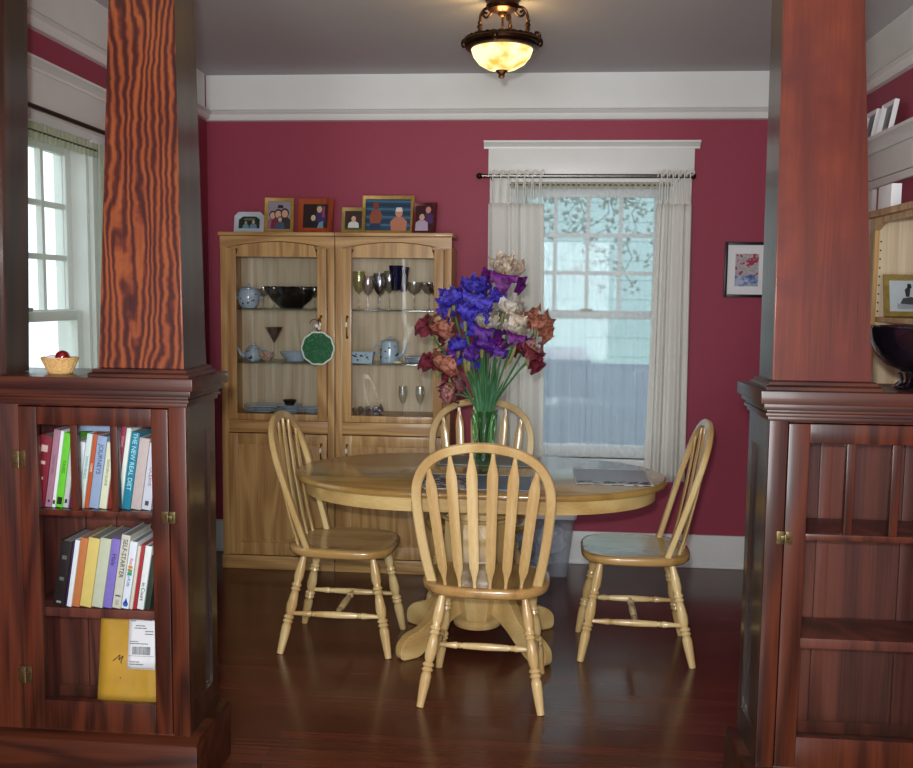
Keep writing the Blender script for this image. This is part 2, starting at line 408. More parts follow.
# ------------------------------------------------------------------ colonnade pedestals
YP, YQ = 2.60, 2.845      # front and back faces
def colonnade(side):
    s = -1 if side == 'l' else 1
    if side == 'l':
        t = thing('colonnade_bookcase', 'dark red wood half-height bookcase holding books behind a paned door', 'bookcase')
        e, w = -1.0, XL; d0, d1 = -1.50, -1.052; o0, o1 = -1.445, -1.102
    else:
        t = thing('colonnade_bookcase', 'empty dark red wood half-height bookcase with paned door', 'bookcase')
        e, w = .635, XR; d0, d1 = .686, 1.136; o0, o1 = .742, 1.082
    lo, hi = min(e, w), max(e, w)
    inn = -s  # direction towards the room opening
    # carcass: front frame, back, ends, bottom, top
    b = MB()
    b.box(lo, d0-.002, YP, YP+.022, .17, 1.19, .002); b.box(d1+.002, hi, YP, YP+.022, .17, 1.19, .002)
    b.box(d0-.002, d1+.002, YP, YP+.022, .17, .195, .001); b.box(d0-.002, d1+.002, YP, YP+.022, 1.168, 1.19, .001)
    b.build('face_frame', M['redwood'], t)
    # end panel towards the opening: recessed panel in a frame
    b = MB()
    f = (lambda a, c: (min(e+inn*-a, e+inn*-c), max(e+inn*-a, e+inn*-c)))
    x0, x1 = f(0, .02)
    b.box(x0, x1, YP+.022, YP+.045, .17, 1.19); b.box(x0, x1, YQ-.045, YQ, .17, 1.19)
    b.box(x0, x1, YP+.045, YQ-.045, .17, .275); b.box(x0, x1, YP+.045, YQ-.045, 1.085, 1.19)
    x2, x3 = f(.01, .02); b.box(x2, x3, YP+.045, YQ-.045, .275, 1.085)
    b.build('end_panel', M['darkfir'], t)
    b = MB()
    b.box(lo+.02, hi-.02, YQ-.02, YQ, .17, 1.19)
    for xx in (o0+.0, (o0+o1)/2 - .07, o1-.0):
        b.box(xx-.005, xx+.03, YQ-.03, YQ-.02, .2, 1.17, .002)
    b.box(lo+.02, hi-.02, YQ-.032, YQ-.03, .2, .235)
    b.box(lo+.02, hi-.02, YP+.022, YQ-.02, .17, .2)
    b.box(d0-.03, d0-.012, YP+.022, YQ-.02, .2, 1.17); b.box(d1+.012, d1+.03, YP+.022, YQ-.02, .2, 1.17)
    b.build('cabinet_interior', M['inside'], t)
    for z in (.557, .858):
        MB().box(d0-.012, d1+.012, YP+.028, YQ-.033, z-.028 if z < .6 else z-.014, z, .002).build('shelf', M['inside'], t)
    # plinth
    b = MB()
    pe = e+inn*.03
    b.box(min(pe, w), max(pe, w), YP-.03, YQ+.03, 0, .172, .003)
    b.prism([(YP-.03, .172), (YP-.03, .176), (YP, .19), (YQ, .19), (YQ+.03, .176), (YQ+.03, .172)], min(pe, w), max(pe, w), 'YZ')
    b.build('plinth', M['redwood_x'], t)
    # cap: stack of mouldings, front, opening side and back
    b = MB()
    for dz0, dz1, ov in ((1.172, 1.184, .008), (1.184, 1.194, .015), (1.194, 1.203, .012), (1.203, 1.220, .022), (1.220, 1.255, .033)):
        q = e+inn*ov
        b.box(min(q, w), max(q, w), YP-ov, YQ+ov, dz0, dz1, .002)
    b.build('countertop', M['redwood_x'], t)
    # paned door
    b = MB(); y0, y1 = YP-.004, YP+.018
    b.box(d0, o0, y0, y1, .195, 1.165, .003); b.box(o1, d1, y0, y1, .195, 1.165, .003)
    b.box(o0, o1, y0, y1, 1.113, 1.165, .002); b.box(o0, o1, y0, y1, .195, .283, .002); b.box(o0, o1, y0, y1, .845, .862, .002)
    w3 = (o1-o0)
    for k in (1, 2):
        xx = o0+w3*(k/3.0)+(-.003 if k == 1 else .003); b.box(xx-.011, xx+.011, y0, y1, .862, 1.113, .002)
    d = b.build('door', M['redwood'], t)
    MB().box(o0, o1, YP+.008, YP+.011, .283, .845).build('glass_pane', M['cabglass'], d)
    for k in range(3):
        MB().box(o0+w3*k/3+.009, o0+w3*(k+1)/3-.009, YP+.008, YP+.011, .862, 1.113).build('glass_pane', M['cabglass'], d)
    hx = d0-.001 if side == 'l' else d1+.001
    for z in (.36, 1.01):
        h = MB(); h.box(hx-.021, hx-.003, YP-.007, YP-.004, z-.025, z+.025, .001); h.box(hx+.003, hx+.021, YP-.007, YP-.004, z-.025, z+.025, .001)
        h.tube([(hx, YP-.007, z-.025), (hx, YP-.007, z+.025)], .003); h.build('hinge', M['oldbrass'], d)
    hx = d1 if side == 'l' else d0
    h = MB(); h.box(hx-.022, hx-.002, YP-.008, YP-.004, .832, .868, .001); h.box(hx+.002, hx+.02, YP-.008, YP-.001, .832, .868, .001)
    h.box(hx-.012, hx+.012, YP-.013, YP-.007, .845, .857, .002); h.box(hx-.003, hx+.003, YP-.02, YP-.012, .838, .862, .002)
    h.build('latch', M['oldbrass'], d)
    return t
colonnade('l'); colonnade('r')

def column(front0, front1, label, matf, mats, e_in, yb):
    """front0 = (x0, x1, y) at the foot, front1 the same at the ceiling"""
    t = thing('tapered_column', label, 'column', ((front0[0]+front0[1])/2, 2.7, 1.2555))
    ox, oy, oz = t.location
    z0, z1 = 1.272-oz, 2.55-oz
    def ring(fr, z, yb, g=0): return [(fr[0]-ox-g, fr[2]-oy-g, z), (fr[1]-ox+g, fr[2]-oy-g, z), (fr[1]-ox+g, yb-oy+g, z), (fr[0]-ox-g, yb-oy+g, z)]
    b = MB(); r0, r1 = ring(front0, z0, yb), ring(front1, z1, yb)
    A = [b.bm.verts.new(p) for p in r0]; B = [b.bm.verts.new(p) for p in r1]
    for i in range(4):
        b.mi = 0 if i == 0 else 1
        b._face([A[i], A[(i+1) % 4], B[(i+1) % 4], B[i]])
    b._face(A); b._face(B)
    es = [ed for ed in b.bm.edges if abs(ed.verts[0].co.z-ed.verts[1].co.z) > .5]
    bmesh.ops.bevel(b.bm, geom=es, offset=.003, segments=2, affect='EDGES')
    b.build('shaft', [matf, mats], t)
    b = MB(); b.ring_loft([ring(front0, 0, yb, .022), ring(front0, .009, yb, .022), ring(front0, .014, yb, .012), ring(front0, .022, yb, .012), ring(front0, .026, yb, 0)])
    b.build('base_moulding', M['redwood_x'], t)
    return t
column((-1.262, -1.008, 2.612), (-1.210, -1.034, 2.643), 'tapered wood column with bold wavy orange grain on the bookcase full of books', M['column_l'], M['darkfir'], 1, 2.80)
column((.640, .902, 2.612), (.630, .826, 2.643), 'tapered reddish stained wood column with plain smooth grain on the empty bookcase', M['column_r'], M['darkfir'], -1, 2.77)
# wall pilaster on the far left
t = thing('wall_pilaster', 'tall dark wood post at the far left, against the wall', 'post', (-1.7, 2.67, 1.2555))
b = MB()
b.ring_loft([[(XL+1.7, 2.612-2.67, .0), (-1.54+1.7, 2.612-2.67, 0), (-1.54+1.7, 2.735-2.67, 0), (XL+1.7, 2.735-2.67, 0)],
             [(XL+1.7, 2.612-2.67, 1.293), (-1.505+1.7, 2.612-2.67, 1.293), (-1.505+1.7, 2.735-2.67, 1.293), (XL+1.7, 2.735-2.67, 1.293)]])
b.build('post', M['darkfir'], t)
b = MB(); b.ring_loft([[(XL+1.7, 2.604-2.67, .0), (-1.552+1.7, 2.604-2.67, 0), (-1.552+1.7, 2.612-2.67, 0), (XL+1.7, 2.612-2.67, 0)],
             [(XL+1.7, 2.604-2.67, 1.293), (-1.517+1.7, 2.604-2.67, 1.293), (-1.517+1.7, 2.612-2.67, 1.293), (XL+1.7, 2.612-2.67, 1.293)]])
b.build('face_board', M['redwood'], t)

# ------------------------------------------------------------------ books
CV = {}
def cover(col, rough=.45):
    if col not in CV: CV[col] = plain('book cover '+col, col, rough, var=.05, vs=40)
    return CV[col]
def px2x(px): return (-1.445+(px-37.8)*(.343/112.1))*1.0123
def book(px, wpx, h, col, label, lean=9.0, z=.865, yf=2.632, depth=.15, title=None, tcol='#101018', tsize=.011, tpos=.55, group='books on the top shelf', marks=None):
    x = px2x(px); w = wpx*.343/112.1
    a = R(lean)
    # foot corner stays on the shelf: rotate about the right lower corner
    x -= .005 if z > .7 else .014
    t = thing('book', label, 'book', (x+w, yf, z+.0008), 0, group)
    t.rotation_euler = (0, a, 0)
    c = cover(col); th = min(.0025, w*.2)
    b = MB(); b.box(-w, 0, 0, .003, 0, h, .001); b.box(-w, -w+th, .003, depth, 0, h, .0005); b.box(-th, 0, .003, depth, 0, h, .0005)
    b.build('cover', c, t)
    MB().box(-w+th, -th, .003, depth-.004, .003, h-.003).build('pages', M['paper'], t)
    RM = Matrix.Rotation(pi/2, 4, 'X')
    if title:
        Mt = Matrix.Translation((-w/2, -.0004, h*tpos)) @ Matrix.Rotation(pi/2, 4, 'Y') @ RM
        text(title, tsize, Mt, cover(tcol), t)
    for (zz, hh, ww, mc) in (marks or []):
        MB().box(-w/2-w*ww/2, -w/2+w*ww/2, -.0006, 0, h*zz-hh/2, h*zz+hh/2).build('spine_mark', cover(mc), t)
    return t
top = [  # px, width px, height, colour, label, extra
 (31.5, 13, .215, '#741326', 'dark red hardback with small gilt marks, first from the left on the top shelf', dict(marks=[(.82,.02,.5,'#c9a9a0'),(.62,.01,.35,'#c9a9a0'),(.4,.008,.3,'#c9a9a0')])),
 (45, 6.5, .235, '#9c7486', 'mauve book beside the dark red hardback', dict(title='LIVING WELL', tcol='#6c4a58', tsize=.010, marks=[(.08,.008,.3,'#3c2a3a')])),
 (51.7, 3.4, .232, '#dfe6e8', 'thin white book between the mauve and the bright green books', dict(marks=[(.07,.012,.7,'#23303a')])),
 (55.3, 7.2, .225, '#62c832', 'bright green paperback with a black emblem at the foot of its spine', dict(title='TAXES', tcol='#1d5a1a', tsize=.013, marks=[(.09,.022,.7,'#0f2014')])),
 (62.8, 5, .20, '#b9c4bc', 'pale grey book right of the bright green paperback', dict(marks=[(.1,.012,.5,'#30363a')])),
 (68.5, 3.6, .19, '#5c1850', 'thin plum paperback left of the mint white paperback', {}),
 (72.5, 5, .20, '#d9dfe4', 'white paperback between the plum and mint books', {}),
 (78.0, 5.6, .225, '#c7dcd6', 'mint white paperback with blue title beside the orange book', dict(title='DESIGN BASICS', tcol='#4d7f97', tsize=.010)),
 (83.9, 4.4, .225, '#b4552a', 'narrow orange book on the top shelf', dict(title='HOME', tcol='#e8d8c0', tsize=.009)),
 (88.6, 9.6, .218, '#8ea6c4', 'wide blue-grey book titled in navy, right of the orange one', dict(title='JOURNEYS', tcol='#24406c', tsize=.019, tpos=.68)),
 (98.6, 7.4, .20, '#d5dcbf', 'pale cream green book right of the blue-grey one', dict(title='GARDEN GUIDE', tcol='#5b6a50', tsize=.011)),
 (106.4, 4, .12, '#7a2420', 'short dark red booklet behind the right door bar', {}),
 (110.6, 5.2, .255, '#8a2846', 'maroon book with pale lettering in the right-hand pane', dict(title='STORIES', tcol='#d0a8b0', tsize=.009, tpos=.8)),
 (116.1, 4.6, .245, '#d8e4da', 'white-green thin book between the maroon and teal books', {}),
 (121.1, 8.4, .232, '#107b94', 'teal book with big light blue capital letters down the spine', dict(title='THE NEW REAL DIET', tcol='#a8e4f0', tsize=.0185, tpos=.62)),
 (129.9, 10.0, .215, '#b9b0ab', 'thick plain beige-grey book right of the teal one', {}),
 (140.3, 9.4, .20, '#c4ccd8', 'pale blue-white book, last on the right of the top shelf', dict(title='OCEANS', tcol='#8c5560', tsize=.014, tpos=.5, marks=[(.1,.014,.4,'#3c3f48')])),
]
for p, w, h, c, lab, kw in top: book(p, w-.25, h, c, lab, lean=8.6, z=.859, **kw)
mid = [
 (52.6, 11.5, .200, '#0d1512', 'thick black hardback at the left end of the middle shelf', dict(marks=[(.75,.012,.4,'#59605c'),(.42,.01,.4,'#59605c'),(.06,.006,.4,'#8a8f8c')])),
 (64.6, 1.6, .200, '#1c1c4c', 'very thin navy booklet against the black hardback', {}),
 (66.6, 4.8, .206, '#d8e2e4', 'slim white paperback between the black and orange books', {}),
 (71.8, 7.6, .213, '#b87441', 'plain tan orange paperback on the middle shelf', {}),
 (79.7, 11.4, .213, '#cfbf6c', 'plain thick yellow paperback on the middle shelf', {}),
 (91.5, 11.0, .213, '#b9c4ac', 'plain pale green paperback on the middle shelf', {}),
 (103.0, 8.6, .213, '#7a70bd', 'lavender purple book on the middle shelf', dict(title='Hale', tcol='#2c2566', tsize=.020, tpos=.7)),
 (112.0, 8.8, .226, '#c3c8b8', 'grey-white book with large black title on the middle shelf', dict(title='SELF-STARTER', tcol='#17181c', tsize=.019, tpos=.68, marks=[(.17,.004,.6,'#40403c'),(.08,.016,.35,'#a8a898')])),
 (121.2, 7.4, .207, '#d7e2ea', 'white book with rainbow lettering and a blue drop on its foot', dict(marks=[(.62,.008,.6,'#c8932a'),(.57,.008,.6,'#5f9a3c'),(.52,.01,.6,'#1d8f7a')])),
 (129.4, 3.0, .196, '#d4cdbb', 'thin cream book right of the one with the blue drop', {}),
 (132.8, 3.6, .200, '#a02c34', 'thin bright red book on the middle shelf', {}),
 (136.8, 6.6, .195, '#dce6e4', 'white book with a short bold black title, right of the thin red one', dict(title='in Court', tcol='#1a1c24', tsize=.016, tpos=.28)),
 (144.0, 5.6, .165, '#26382e', 'dark green book at the right end of the middle shelf', {}),
]
for p, w, h, c, lab, kw in mid:
    t = book(p, w-.2, h, c, lab, lean=9.2, z=.558, group='books on the middle shelf', **kw)
    if 'rainbow' in lab:
        w_ = (w-.2)*.343/112.1
        for s_, tc, tp in (('Raising', '#c05a38', .66), ('Our', '#2f9a62', .505), ('Kids', '#2368a8', .39)):
            text(s_, .014, Matrix.Translation((-w_/2, -.0008, h*tp)) @ Matrix.Rotation(pi/2, 4, 'Y') @ Matrix.Rotation(pi/2, 4, 'X'), cover(tc), t)
        b = MB(); b.lathe([(0,0),(.008,0),(.008,.0006),(0,.0006)], (-w_/2, 0, .014), 20, (0,-1,0)); b.prism([(-w_/2-.006,.018),(-w_/2+.006,.018),(-w_/2,.034)], -.0006, 0); b.build('blue_drop', cover('#1f5fb4'), t)
# two books lying across the tops
for (x0, x1, z, c, lab) in ((-1.352, -1.242, 1.088, '#7f93ac', 'blue-grey book lying flat across the tops on the top shelf'),):
    t = thing('book', lab, 'book', (x0, 2.655, z), 0)
    w_ = x1-x0
    b = MB(); b.box(0, w_, 0, .12, 0, .002); b.box(0, w_, 0, .12, .016, .018); b.box(0, w_, 0, .003, .002, .016); b.build('cover', cover(c), t)
    MB().box(.003, w_-.003, .003, .117, .002, .016).build('pages', M['paper'], t)
# padded envelope with label
t = thing('padded_envelope', 'yellow padded mailing envelope with white shipping label on the bottom shelf', 'envelope', (-1.325, 2.675, .2015), 0)
EN = plain('yellow kraft paper', '#b98f2a', .6, var=.12, vs=14, bump=.5)
def env(u, v, s):
    x, z = u*.195, v*.322
    e_ = min(u, 1-u, v, 1-v)
    return Vector((x, .055*v+s*(-.016)*min(1, e_*7)**.6+.002*sin(9*u+5*v), z))
b = MB(); b.sheet(lambda u, v: env(u, v, 1), 24, 30); b.sheet(lambda u, v: env(u, v, -1), 24, 30)
bmesh.ops.remove_doubles(b.bm, verts=b.bm.verts, dist=.0001)
b.build('envelope_body', EN, t)
def lab_pt(x, z, o=.0015):
    z = min(z-.008, .32) if x < .09 else min(z-.012, .32)
    return Vector((x, .055*(z/.322)-.0185-o, z))
LB = MB(); LB.sheet(lambda u, v: lab_pt(.098+.088*u, .165+.165*v), 6, 6); lb = LB.build('shipping_label', M['white'], t, solid=.0006)
b = MB()
def qd(x0, x1, z0, z1): b.sheet(lambda u, v: lab_pt(x0+(x1-x0)*u, z0+(z1-z0)*v, .0024), 1, 1)
x = .112
while x < .168:
    w_ = rnd.choice((.0008, .0012, .002)); qd(x, x+w_, .208, .232); x += w_+rnd.choice((.001, .0016))
qd(.101, .18, .2035, .2045); qd(.101, .18, .168, .1688)
for (x0, x1, z) in ((.104, .125, .312), (.104, .12, .306), (.15, .172, .318), (.146, .17, .31), (.12, .15, .292), (.115, .155, .285), (.15, .176, .276), (.15, .176, .268), (.104, .13, .245), (.104, .16, .239), (.106, .135, .185), (.106, .15, .178)):
    xx = x0
    while xx < x1:
        l_ = rnd.uniform(.002, .006); qd(xx, min(xx+l_, x1), z, z+.003); xx += l_+.0015
b.build('label_print', cover('#4a5058'), lb, solid=.0003)
b = MB(); b.tube([lab_pt(x_, z_, .002) for x_, z_ in spline([(.052, .182), (.062, .19), (.074, .201), (.071, .186), (.078, .193), (.084, .197), (.078, .181), (.081, .176)], 6)], .0012, 5)
b.tube([lab_pt(.078, .135, .002), lab_pt(.08, .132, .002)], .0016, 5); b.build('handwriting', M['ink'], t)

# ------------------------------------------------------------------ basket on the ledge
t = thing('wicker_basket', 'small woven wicker basket on the ledge beside the left column', 'basket', (-1.412, 2.68, 1.2555), sc=(.92, .92, .95))
WK = plain('woven wicker', '#c9a56a', .6, var=.25, vs=200, bump=.4)
b = MB(); b.lathe([(.001, 0), (.036, 0), (.038, .003), (.036, .004), (.001, .004)], seg=24)
for k in range(9):
    r = .037+.0022*k; z = .005+.0046*k
    pts = [(r*(1+.03*(-1)**(i+k))*cos(2*pi*i/36), r*.8*(1+.03*(-1)**(i+k))*sin(2*pi*i/36), z) for i in range(37)]
    b.tube(pts, .0026, 6)
b.build('weave', WK, t)
b = MB()
for k in range(18):
    a = 2*pi*k/18; b.tube([(.037*cos(a), .03*sin(a), .003), (.058*cos(a), .0465*sin(a), .049)], .0018, 6)
b.build('stakes', WK, t)
b = MB(); b.tube([(.057*cos(2*pi*i/40), .0456*sin(2*pi*i/40), .048+.001*sin(i*2.4)) for i in range(41)], .0035, 6); b.build('rim', WK, t)
o = MB().sphere((0, 0, 0), .021).build('glass_ball', plain('shiny red glass', '#7a0c18', .08, .3, coat=1)); o.location = (-1.404, 2.68, 1.3035)
tag(o, 'shiny dark red ball in the wicker basket', 'ball')
o = MB().sphere((0, 0, 0), .016, 1.2, 1, .8).build('seashell', plain('white shell', '#dcd8da', .3)); o.location = (-1.436, 2.68, 1.2975)
tag(o, 'white shell beside the red ball in the wicker basket', 'shell')

# ------------------------------------------------------------------ dark glass bowl on the right ledge
t = thing('footed_bowl', 'large dark glass footed bowl on the right ledge beside the column', 'bowl', (1.062, 2.715, 1.2555))
BG = plain('smoky dark glass', '#141018', .08, var=.3, coat=1, trans=.35)
b = MB(); b.lathe([(0, .048), (.05, .05), (.085, .065), (.115, .095), (.133, .135), (.138, .172), (.133, .172), (.128, .135), (.11, .1), (.08, .072), (0, .06)], seg=48); b.build('bowl', BG, t)
b = MB(); b.lathe([(.001, 0), (.062, 0), (.064, .006), (.05, .012), (.03, .02), (.022, .03), (.024, .04), (.05, .0495), (.001, .049)], seg=36)
for k in range(10):
    a = 2*pi*k/10; b.tube(spline([(.06*cos(a), .06*sin(a), .006), (.045*cos(a), .045*sin(a), .022), (.05*cos(a), .05*sin(a), .044)], 4), .005, 6)
b.build('foot', BG, t)
b = MB(); b.tube([(.136*cos(2*pi*i/60), .136*sin(2*pi*i/60), .171) for i in range(61)], .004, 6); b.build('rim', BG, t)

# ------------------------------------------------------------------ windsor dining chairs
def arc_outline(n=48):
    out = []
    for i in range(n):
        a = 2*pi*i/n; c, s = cos(a), sin(a); e = 2/2.7
        e = 2/(3.6 if s > 0 else 2.9); x = .222*math.copysign(abs(c)**e, c); y = .208*math.copysign(abs(s)**e, s)
        x *= 1-.02*max(0, -y/.208)
        out.append((x, y))
    return out
LEG = [(0, .010), (.06, .0125), (.15, .0175), (.24, .0185), (.29, .013), (.305, .0175), (.32, .0195), (.335, .0135), (.36, .0195), (.375, .0135), (.42, .0165), (.52, .0205), (.585, .017), (.61, .0125), (.625, .0185), (.64, .021), (.655, .0145), (.68, .0205), (.695, .0145), (.73, .0185), (.8, .018), (1, .0125)]
def turned(b, p, q, prof, seg=14):
    p, q = Vector(p), Vector(q); L = (q-p).length
    b.lathe([(r, t*L) for t, r in prof], p, seg, q-p)
def make_chair():
    t = thing('dining_chair', '', 'chair')
    out = arc_outline(); b = MB()
    def dish(r, x, y): return .446-.010*(1-min(1, r/.9)**3)-.004*max(0, y/.2)*r
    rings = []
    for r, dz in ((.02, 0), (.3, 0), (.55, 0), (.78, 0), (.92, 0), (.97, -.0015), (.995, -.007), (1, -.014), (.995, -.028), (.96, -.037), (.6, -.039), (.02, -.039)):
        base_z = None
        rings.append([(x*r, y*r, (dish(r, x*r, y*r) if dz > -.01 else .446)+dz) for x, y in out])
    b.ring_loft(rings); b.build('seat', M['seat'], t, ang=60)
    for sx in (-1, 1):
        b = MB(); turned(b, (.145*sx, .135, .41), (.192*sx, .205, 0), LEG); b.build('leg', M['pine'], t, ang=60)
        b = MB(); turned(b, (.14*sx, -.13, .41), (.205*sx, -.212, 0), LEG); b.build('leg', M['pine'], t, ang=60)
    ST = [(0, .008), (.12, .010), (.2, .0135), (.22, .009), (.235, .0125), (.25, .009), (.27, .012), (.5, .0145), (.73, .012), (.75, .009), (.765, .0125), (.78, .009), (.8, .0135), (.88, .010), (1, .008)]
    for sx in (-1, 1):
        b = MB(); turned(b, (.172*sx, .168, .165), (.178*sx, -.168, .165), ST, 12); b.build('stretcher', M['pine'], t, ang=60)
    b = MB(); turned(b, (-.174, 0, .165), (.174, 0, .165), ST, 12); b.build('stretcher', M['pine'], t, ang=60)
    # bow
    yz = lambda z: -.112-(z-.45)*.29
    half = [(.180, .436), (.200, .54), (.216, .66), (.224, .78), (.212, .85), (.180, .905), (.125, .943), (.06, .961), (0, .966)]
    P2 = [(-x, z) for x, z in half]+[(x, z) for x, z in reversed(half[:-1])]
    path = [Vector((p.x, yz(p.y), p.y)) for p in spline([Vector((x, z)) for x, z in P2], 6)]
    back_n = Vector((0, 1, .29)).normalized()
    rings = []
    for i, p in enumerate(path):
        d = (path[min(i+1, len(path)-1)]-path[max(i-1, 0)]).normalized(); s = d.cross(back_n).normalized()
        a_, c_ = .0165, .011
        rings.append([p+s*u*a_+back_n*v*c_ for u, v in ((-1,-.6),(-.75,-1),(.75,-1),(1,-.6),(1,.6),(.75,1),(-.75,1),(-1,.6))])
    b = MB(); b.ring_loft(rings); b.build('back_bow', M['pine'], t, ang=40)
    def bowz(x):
        best = min(path[len(path)//4:3*len(path)//4+1], key=lambda p: abs(p.x-x)); return best.z
    for xb, xt in ((.128, .180), (.077, .108), (.0255, .036)):
        for sx in (-1, 1):
            zt = bowz(xt*sx)-.008
            p = Vector((xb*sx, -.188+.25*xb, .437)); q = Vector((xt*sx, yz(zt), zt))
            d = (q-p); L = d.length; d.normalize(); s = d.cross(back_n).normalized(); n = s.cross(d)
            rings = []
            for tt, hw in ((0, .0055), (.06, .006), (.10, .009), (.16, .0155), (.22, .0165), (.55, .0175), (.80, .0185), (.84, .0175), (.90, .0115), (.95, .0075), (1, .006)):
                c = p+d*(L*tt)+n*(-.006*sin(pi*tt)); th = .0048
                rings.append([c+s*hw-n*th*.4, c+s*hw*.7-n*th, c-s*hw*.7-n*th, c-s*hw-n*th*.4, c-s*hw+n*th*.4, c-s*hw*.7+n*th, c+s*hw*.7+n*th, c+s*hw+n*th*.4])
            b = MB(); b.ring_loft(rings); b.build('spindle', M['pine'], t, ang=40)
    return t
ch = make_chair()
chairs = [((-.172, 3.478, 0), -.045, (1.075, .91, 1.007), 'blond arrow-back windsor chair nearest the camera, back turned to it'),
          ((-.808, 3.920, 0), -pi/2-.03, (.91, 1.10, 1.015), 'blond arrow-back windsor chair at the left end of the table by the oak cabinet'),
          ((.430, 3.970, 0), pi/2-.02, (.91, 1.09, 1.015), 'blond arrow-back windsor chair at the right end of the table'),
          ((-.270, 4.415, 0), pi-.02, (1.09, .95, 1.01), 'blond arrow-back windsor chair on the far side, mostly behind the table and flowers')]
for i, (l, r, s, lab) in enumerate(chairs):
    o = ch if i == 0 else copy_tree(ch)
    o.location = l; o.rotation_euler = (0, 0, r); o.scale = s; o['label'] = lab; o['group'] = 'windsor chairs round the table'

# ------------------------------------------------------------------ pedestal table
TX, TY = -.236, 3.975
t = thing('dining_table', 'oval blond wood pedestal table with flowers on it', 'table', (TX, TY, 0))
def stad(rx, ry, hx, a0, a1, n=36): return [(hx+rx*cos(a0+(a1-a0)*i/n), ry*sin(a0+(a1-a0)*i/n)) for i in range(n+1)]
def slab(outl, prof):
    """outl(inset) -> outline; prof list of (inset, z)"""
    b = MB(); b.ring_loft([[(x, y, z) for x, y in outl(g)] for g, z in prof]); return b
PR = [(.012, .722), (.003, .726), (0, .733), (.001, .742), (.005, .7475), (.012, .75)]
HL = .238
right = lambda g: stad(.553-g, .450-g, HL, -pi/2, pi/2)
left = lambda g: [(-x, y) for x, y in right(g)][::-1]
slab(lambda g: [(HL+.0006, -.450+g)]+right(g)+[(HL+.0006, .450-g)], PR).build('table_top', M['tabletop'], t)
slab(lambda g: [(-HL-.0006, .450-g)]+left(g)+[(-HL-.0006, -.450+g)], PR).build('table_top', M['tabletop'], t)
slab(lambda g: [(-HL, -.450+g), (HL, -.450+g), (HL, .450-g), (-HL, .450-g)], PR).build('table_leaf', M['tabletop'], t)
# aprons (three lengths with visible joints)
def apron(pts_o, pts_i): 
    b = MB(); n = len(pts_o)
    b.ring_loft([[(pts_o[i][0], pts_o[i][1], .662), (pts_o[i][0], pts_o[i][1], .7215), (pts_i[i][0], pts_i[i][1], .7215), (pts_i[i][0], pts_i[i][1], .662)] for i in range(n)])
    return b
apron([(HL+.001, -.403)]+right(.047)[1:-1]+[(HL+.001, .403)], [(HL+.001, -.383)]+right(.067)[1:-1]+[(HL+.001, .383)]).build('apron', M['pine_x'], t)
apron([(-HL-.001, .403)]+left(.047)[1:-1]+[(-HL-.001, -.403)], [(-HL-.001, .383)]+left(.067)[1:-1]+[(-HL-.001, -.383)]).build('apron', M['pine_x'], t)
for s in (-1, 1):
    MB().box(-HL, HL, s*.393-.01, s*.393+.01, .662, .7215, .001).build('apron', M['pine_x'], t)
b = MB(); b.box(-.5, .5, -.07, .07, .69, .7215); b.box(-.2, .2, -.3, .3, .64, .69); b.build('runner_block', M['pine_x'], t)
b = MB(); b.lathe([(.001, .075), (.08, .075), (.103, .085), (.106, .10), (.098, .115), (.09, .12), (.001, .12)], seg=40); b.build('pedestal_disc', M['pine'], t)
b = MB(); b.lathe([(.001, .12), (.105, .12), (.13, .2), (.148, .32), (.155, .45), (.150, .56), (.13, .60), (.175, .61), (.175, .64), (.001, .64)], seg=8)
bmesh.ops.rotate(b.bm, verts=b.bm.verts, cent=(0,0,0), matrix=Matrix.Rotation(pi/8+.03, 3, 'Z'))
b.build('pedestal', M['pine'], t, ang=20)
for z in (.56, .30): MB().lathe([(.13, z-.008), (.160, z-.006), (.164, z), (.160, z+.006), (.13, z+.008)], seg=32).build('pedestal_ring', M['pine'], t)
LO = [Vector((p.x*.92, p.y)) for p in spline([(.07, .36), (.13, .34), (.20, .25), (.27, .155), (.33, .115), (.38, .10), (.42, .07), (.432, .04), (.425, .006), (.385, .0), (.33, .004), (.27, .045), (.2, .10), (.13, .14), (.07, .15)], 5)]
for a in (R(219), R(321), R(145), R(35)):
    b = MB(); b.prism([(p.x, p.y) for p in LO], -.026, .026, 'XZ', Matrix.Rotation(a, 4, 'Z'))
    es = [e for e in b.bm.edges if len(e.link_faces) == 2 and e.calc_face_angle(0) > R(60)]
    bmesh.ops.bevel(b.bm, geom=es, offset=.006, segments=2, affect='EDGES')
    b.build('leg', M['pine_x'], t)

# placemats
def mat_mat(name, dark, grey, blotx):
    m, nt, out = nodes(name); b_ = pbsdf(nt, out, .45)
    mp = coords(nt); vz = N(nt, 'ShaderNodeTexVoronoi'); vz.inputs['Scale'].default_value = 38; nt.links.new(mp.outputs[0], vz.inputs['Vector'])
    sp = N(nt, 'ShaderNodeSeparateXYZ'); nt.links.new(mp.outputs[0], sp.inputs[0])
    gr = ramp(nt, [(.42, (0,0,0,1)), (.62, (1,1,1,1))]); nt.links.new(vz.outputs['Distance'], gr.inputs[0])
    c = ramp(nt, [(0, lin(dark)), (1, lin('#a9adb0'))]); nt.links.new(gr.outputs[0], c.inputs[0])
    mk = N(nt, 'ShaderNodeMath', operation='LESS_THAN'); mk.inputs[1].default_value = blotx[1]; nt.links.new(sp.outputs[blotx[0]], mk.inputs[0])
    mx = N(nt, 'ShaderNodeMix', data_type='RGBA'); mx.inputs['A'].default_value = lin(grey)
    nt.links.new(mk.outputs[0], mx.inputs['Factor']); nt.links.new(c.outputs[0], mx.inputs['B']); nt.links.new(mx.outputs['Result'], b_.inputs['Base Color'])
    return m
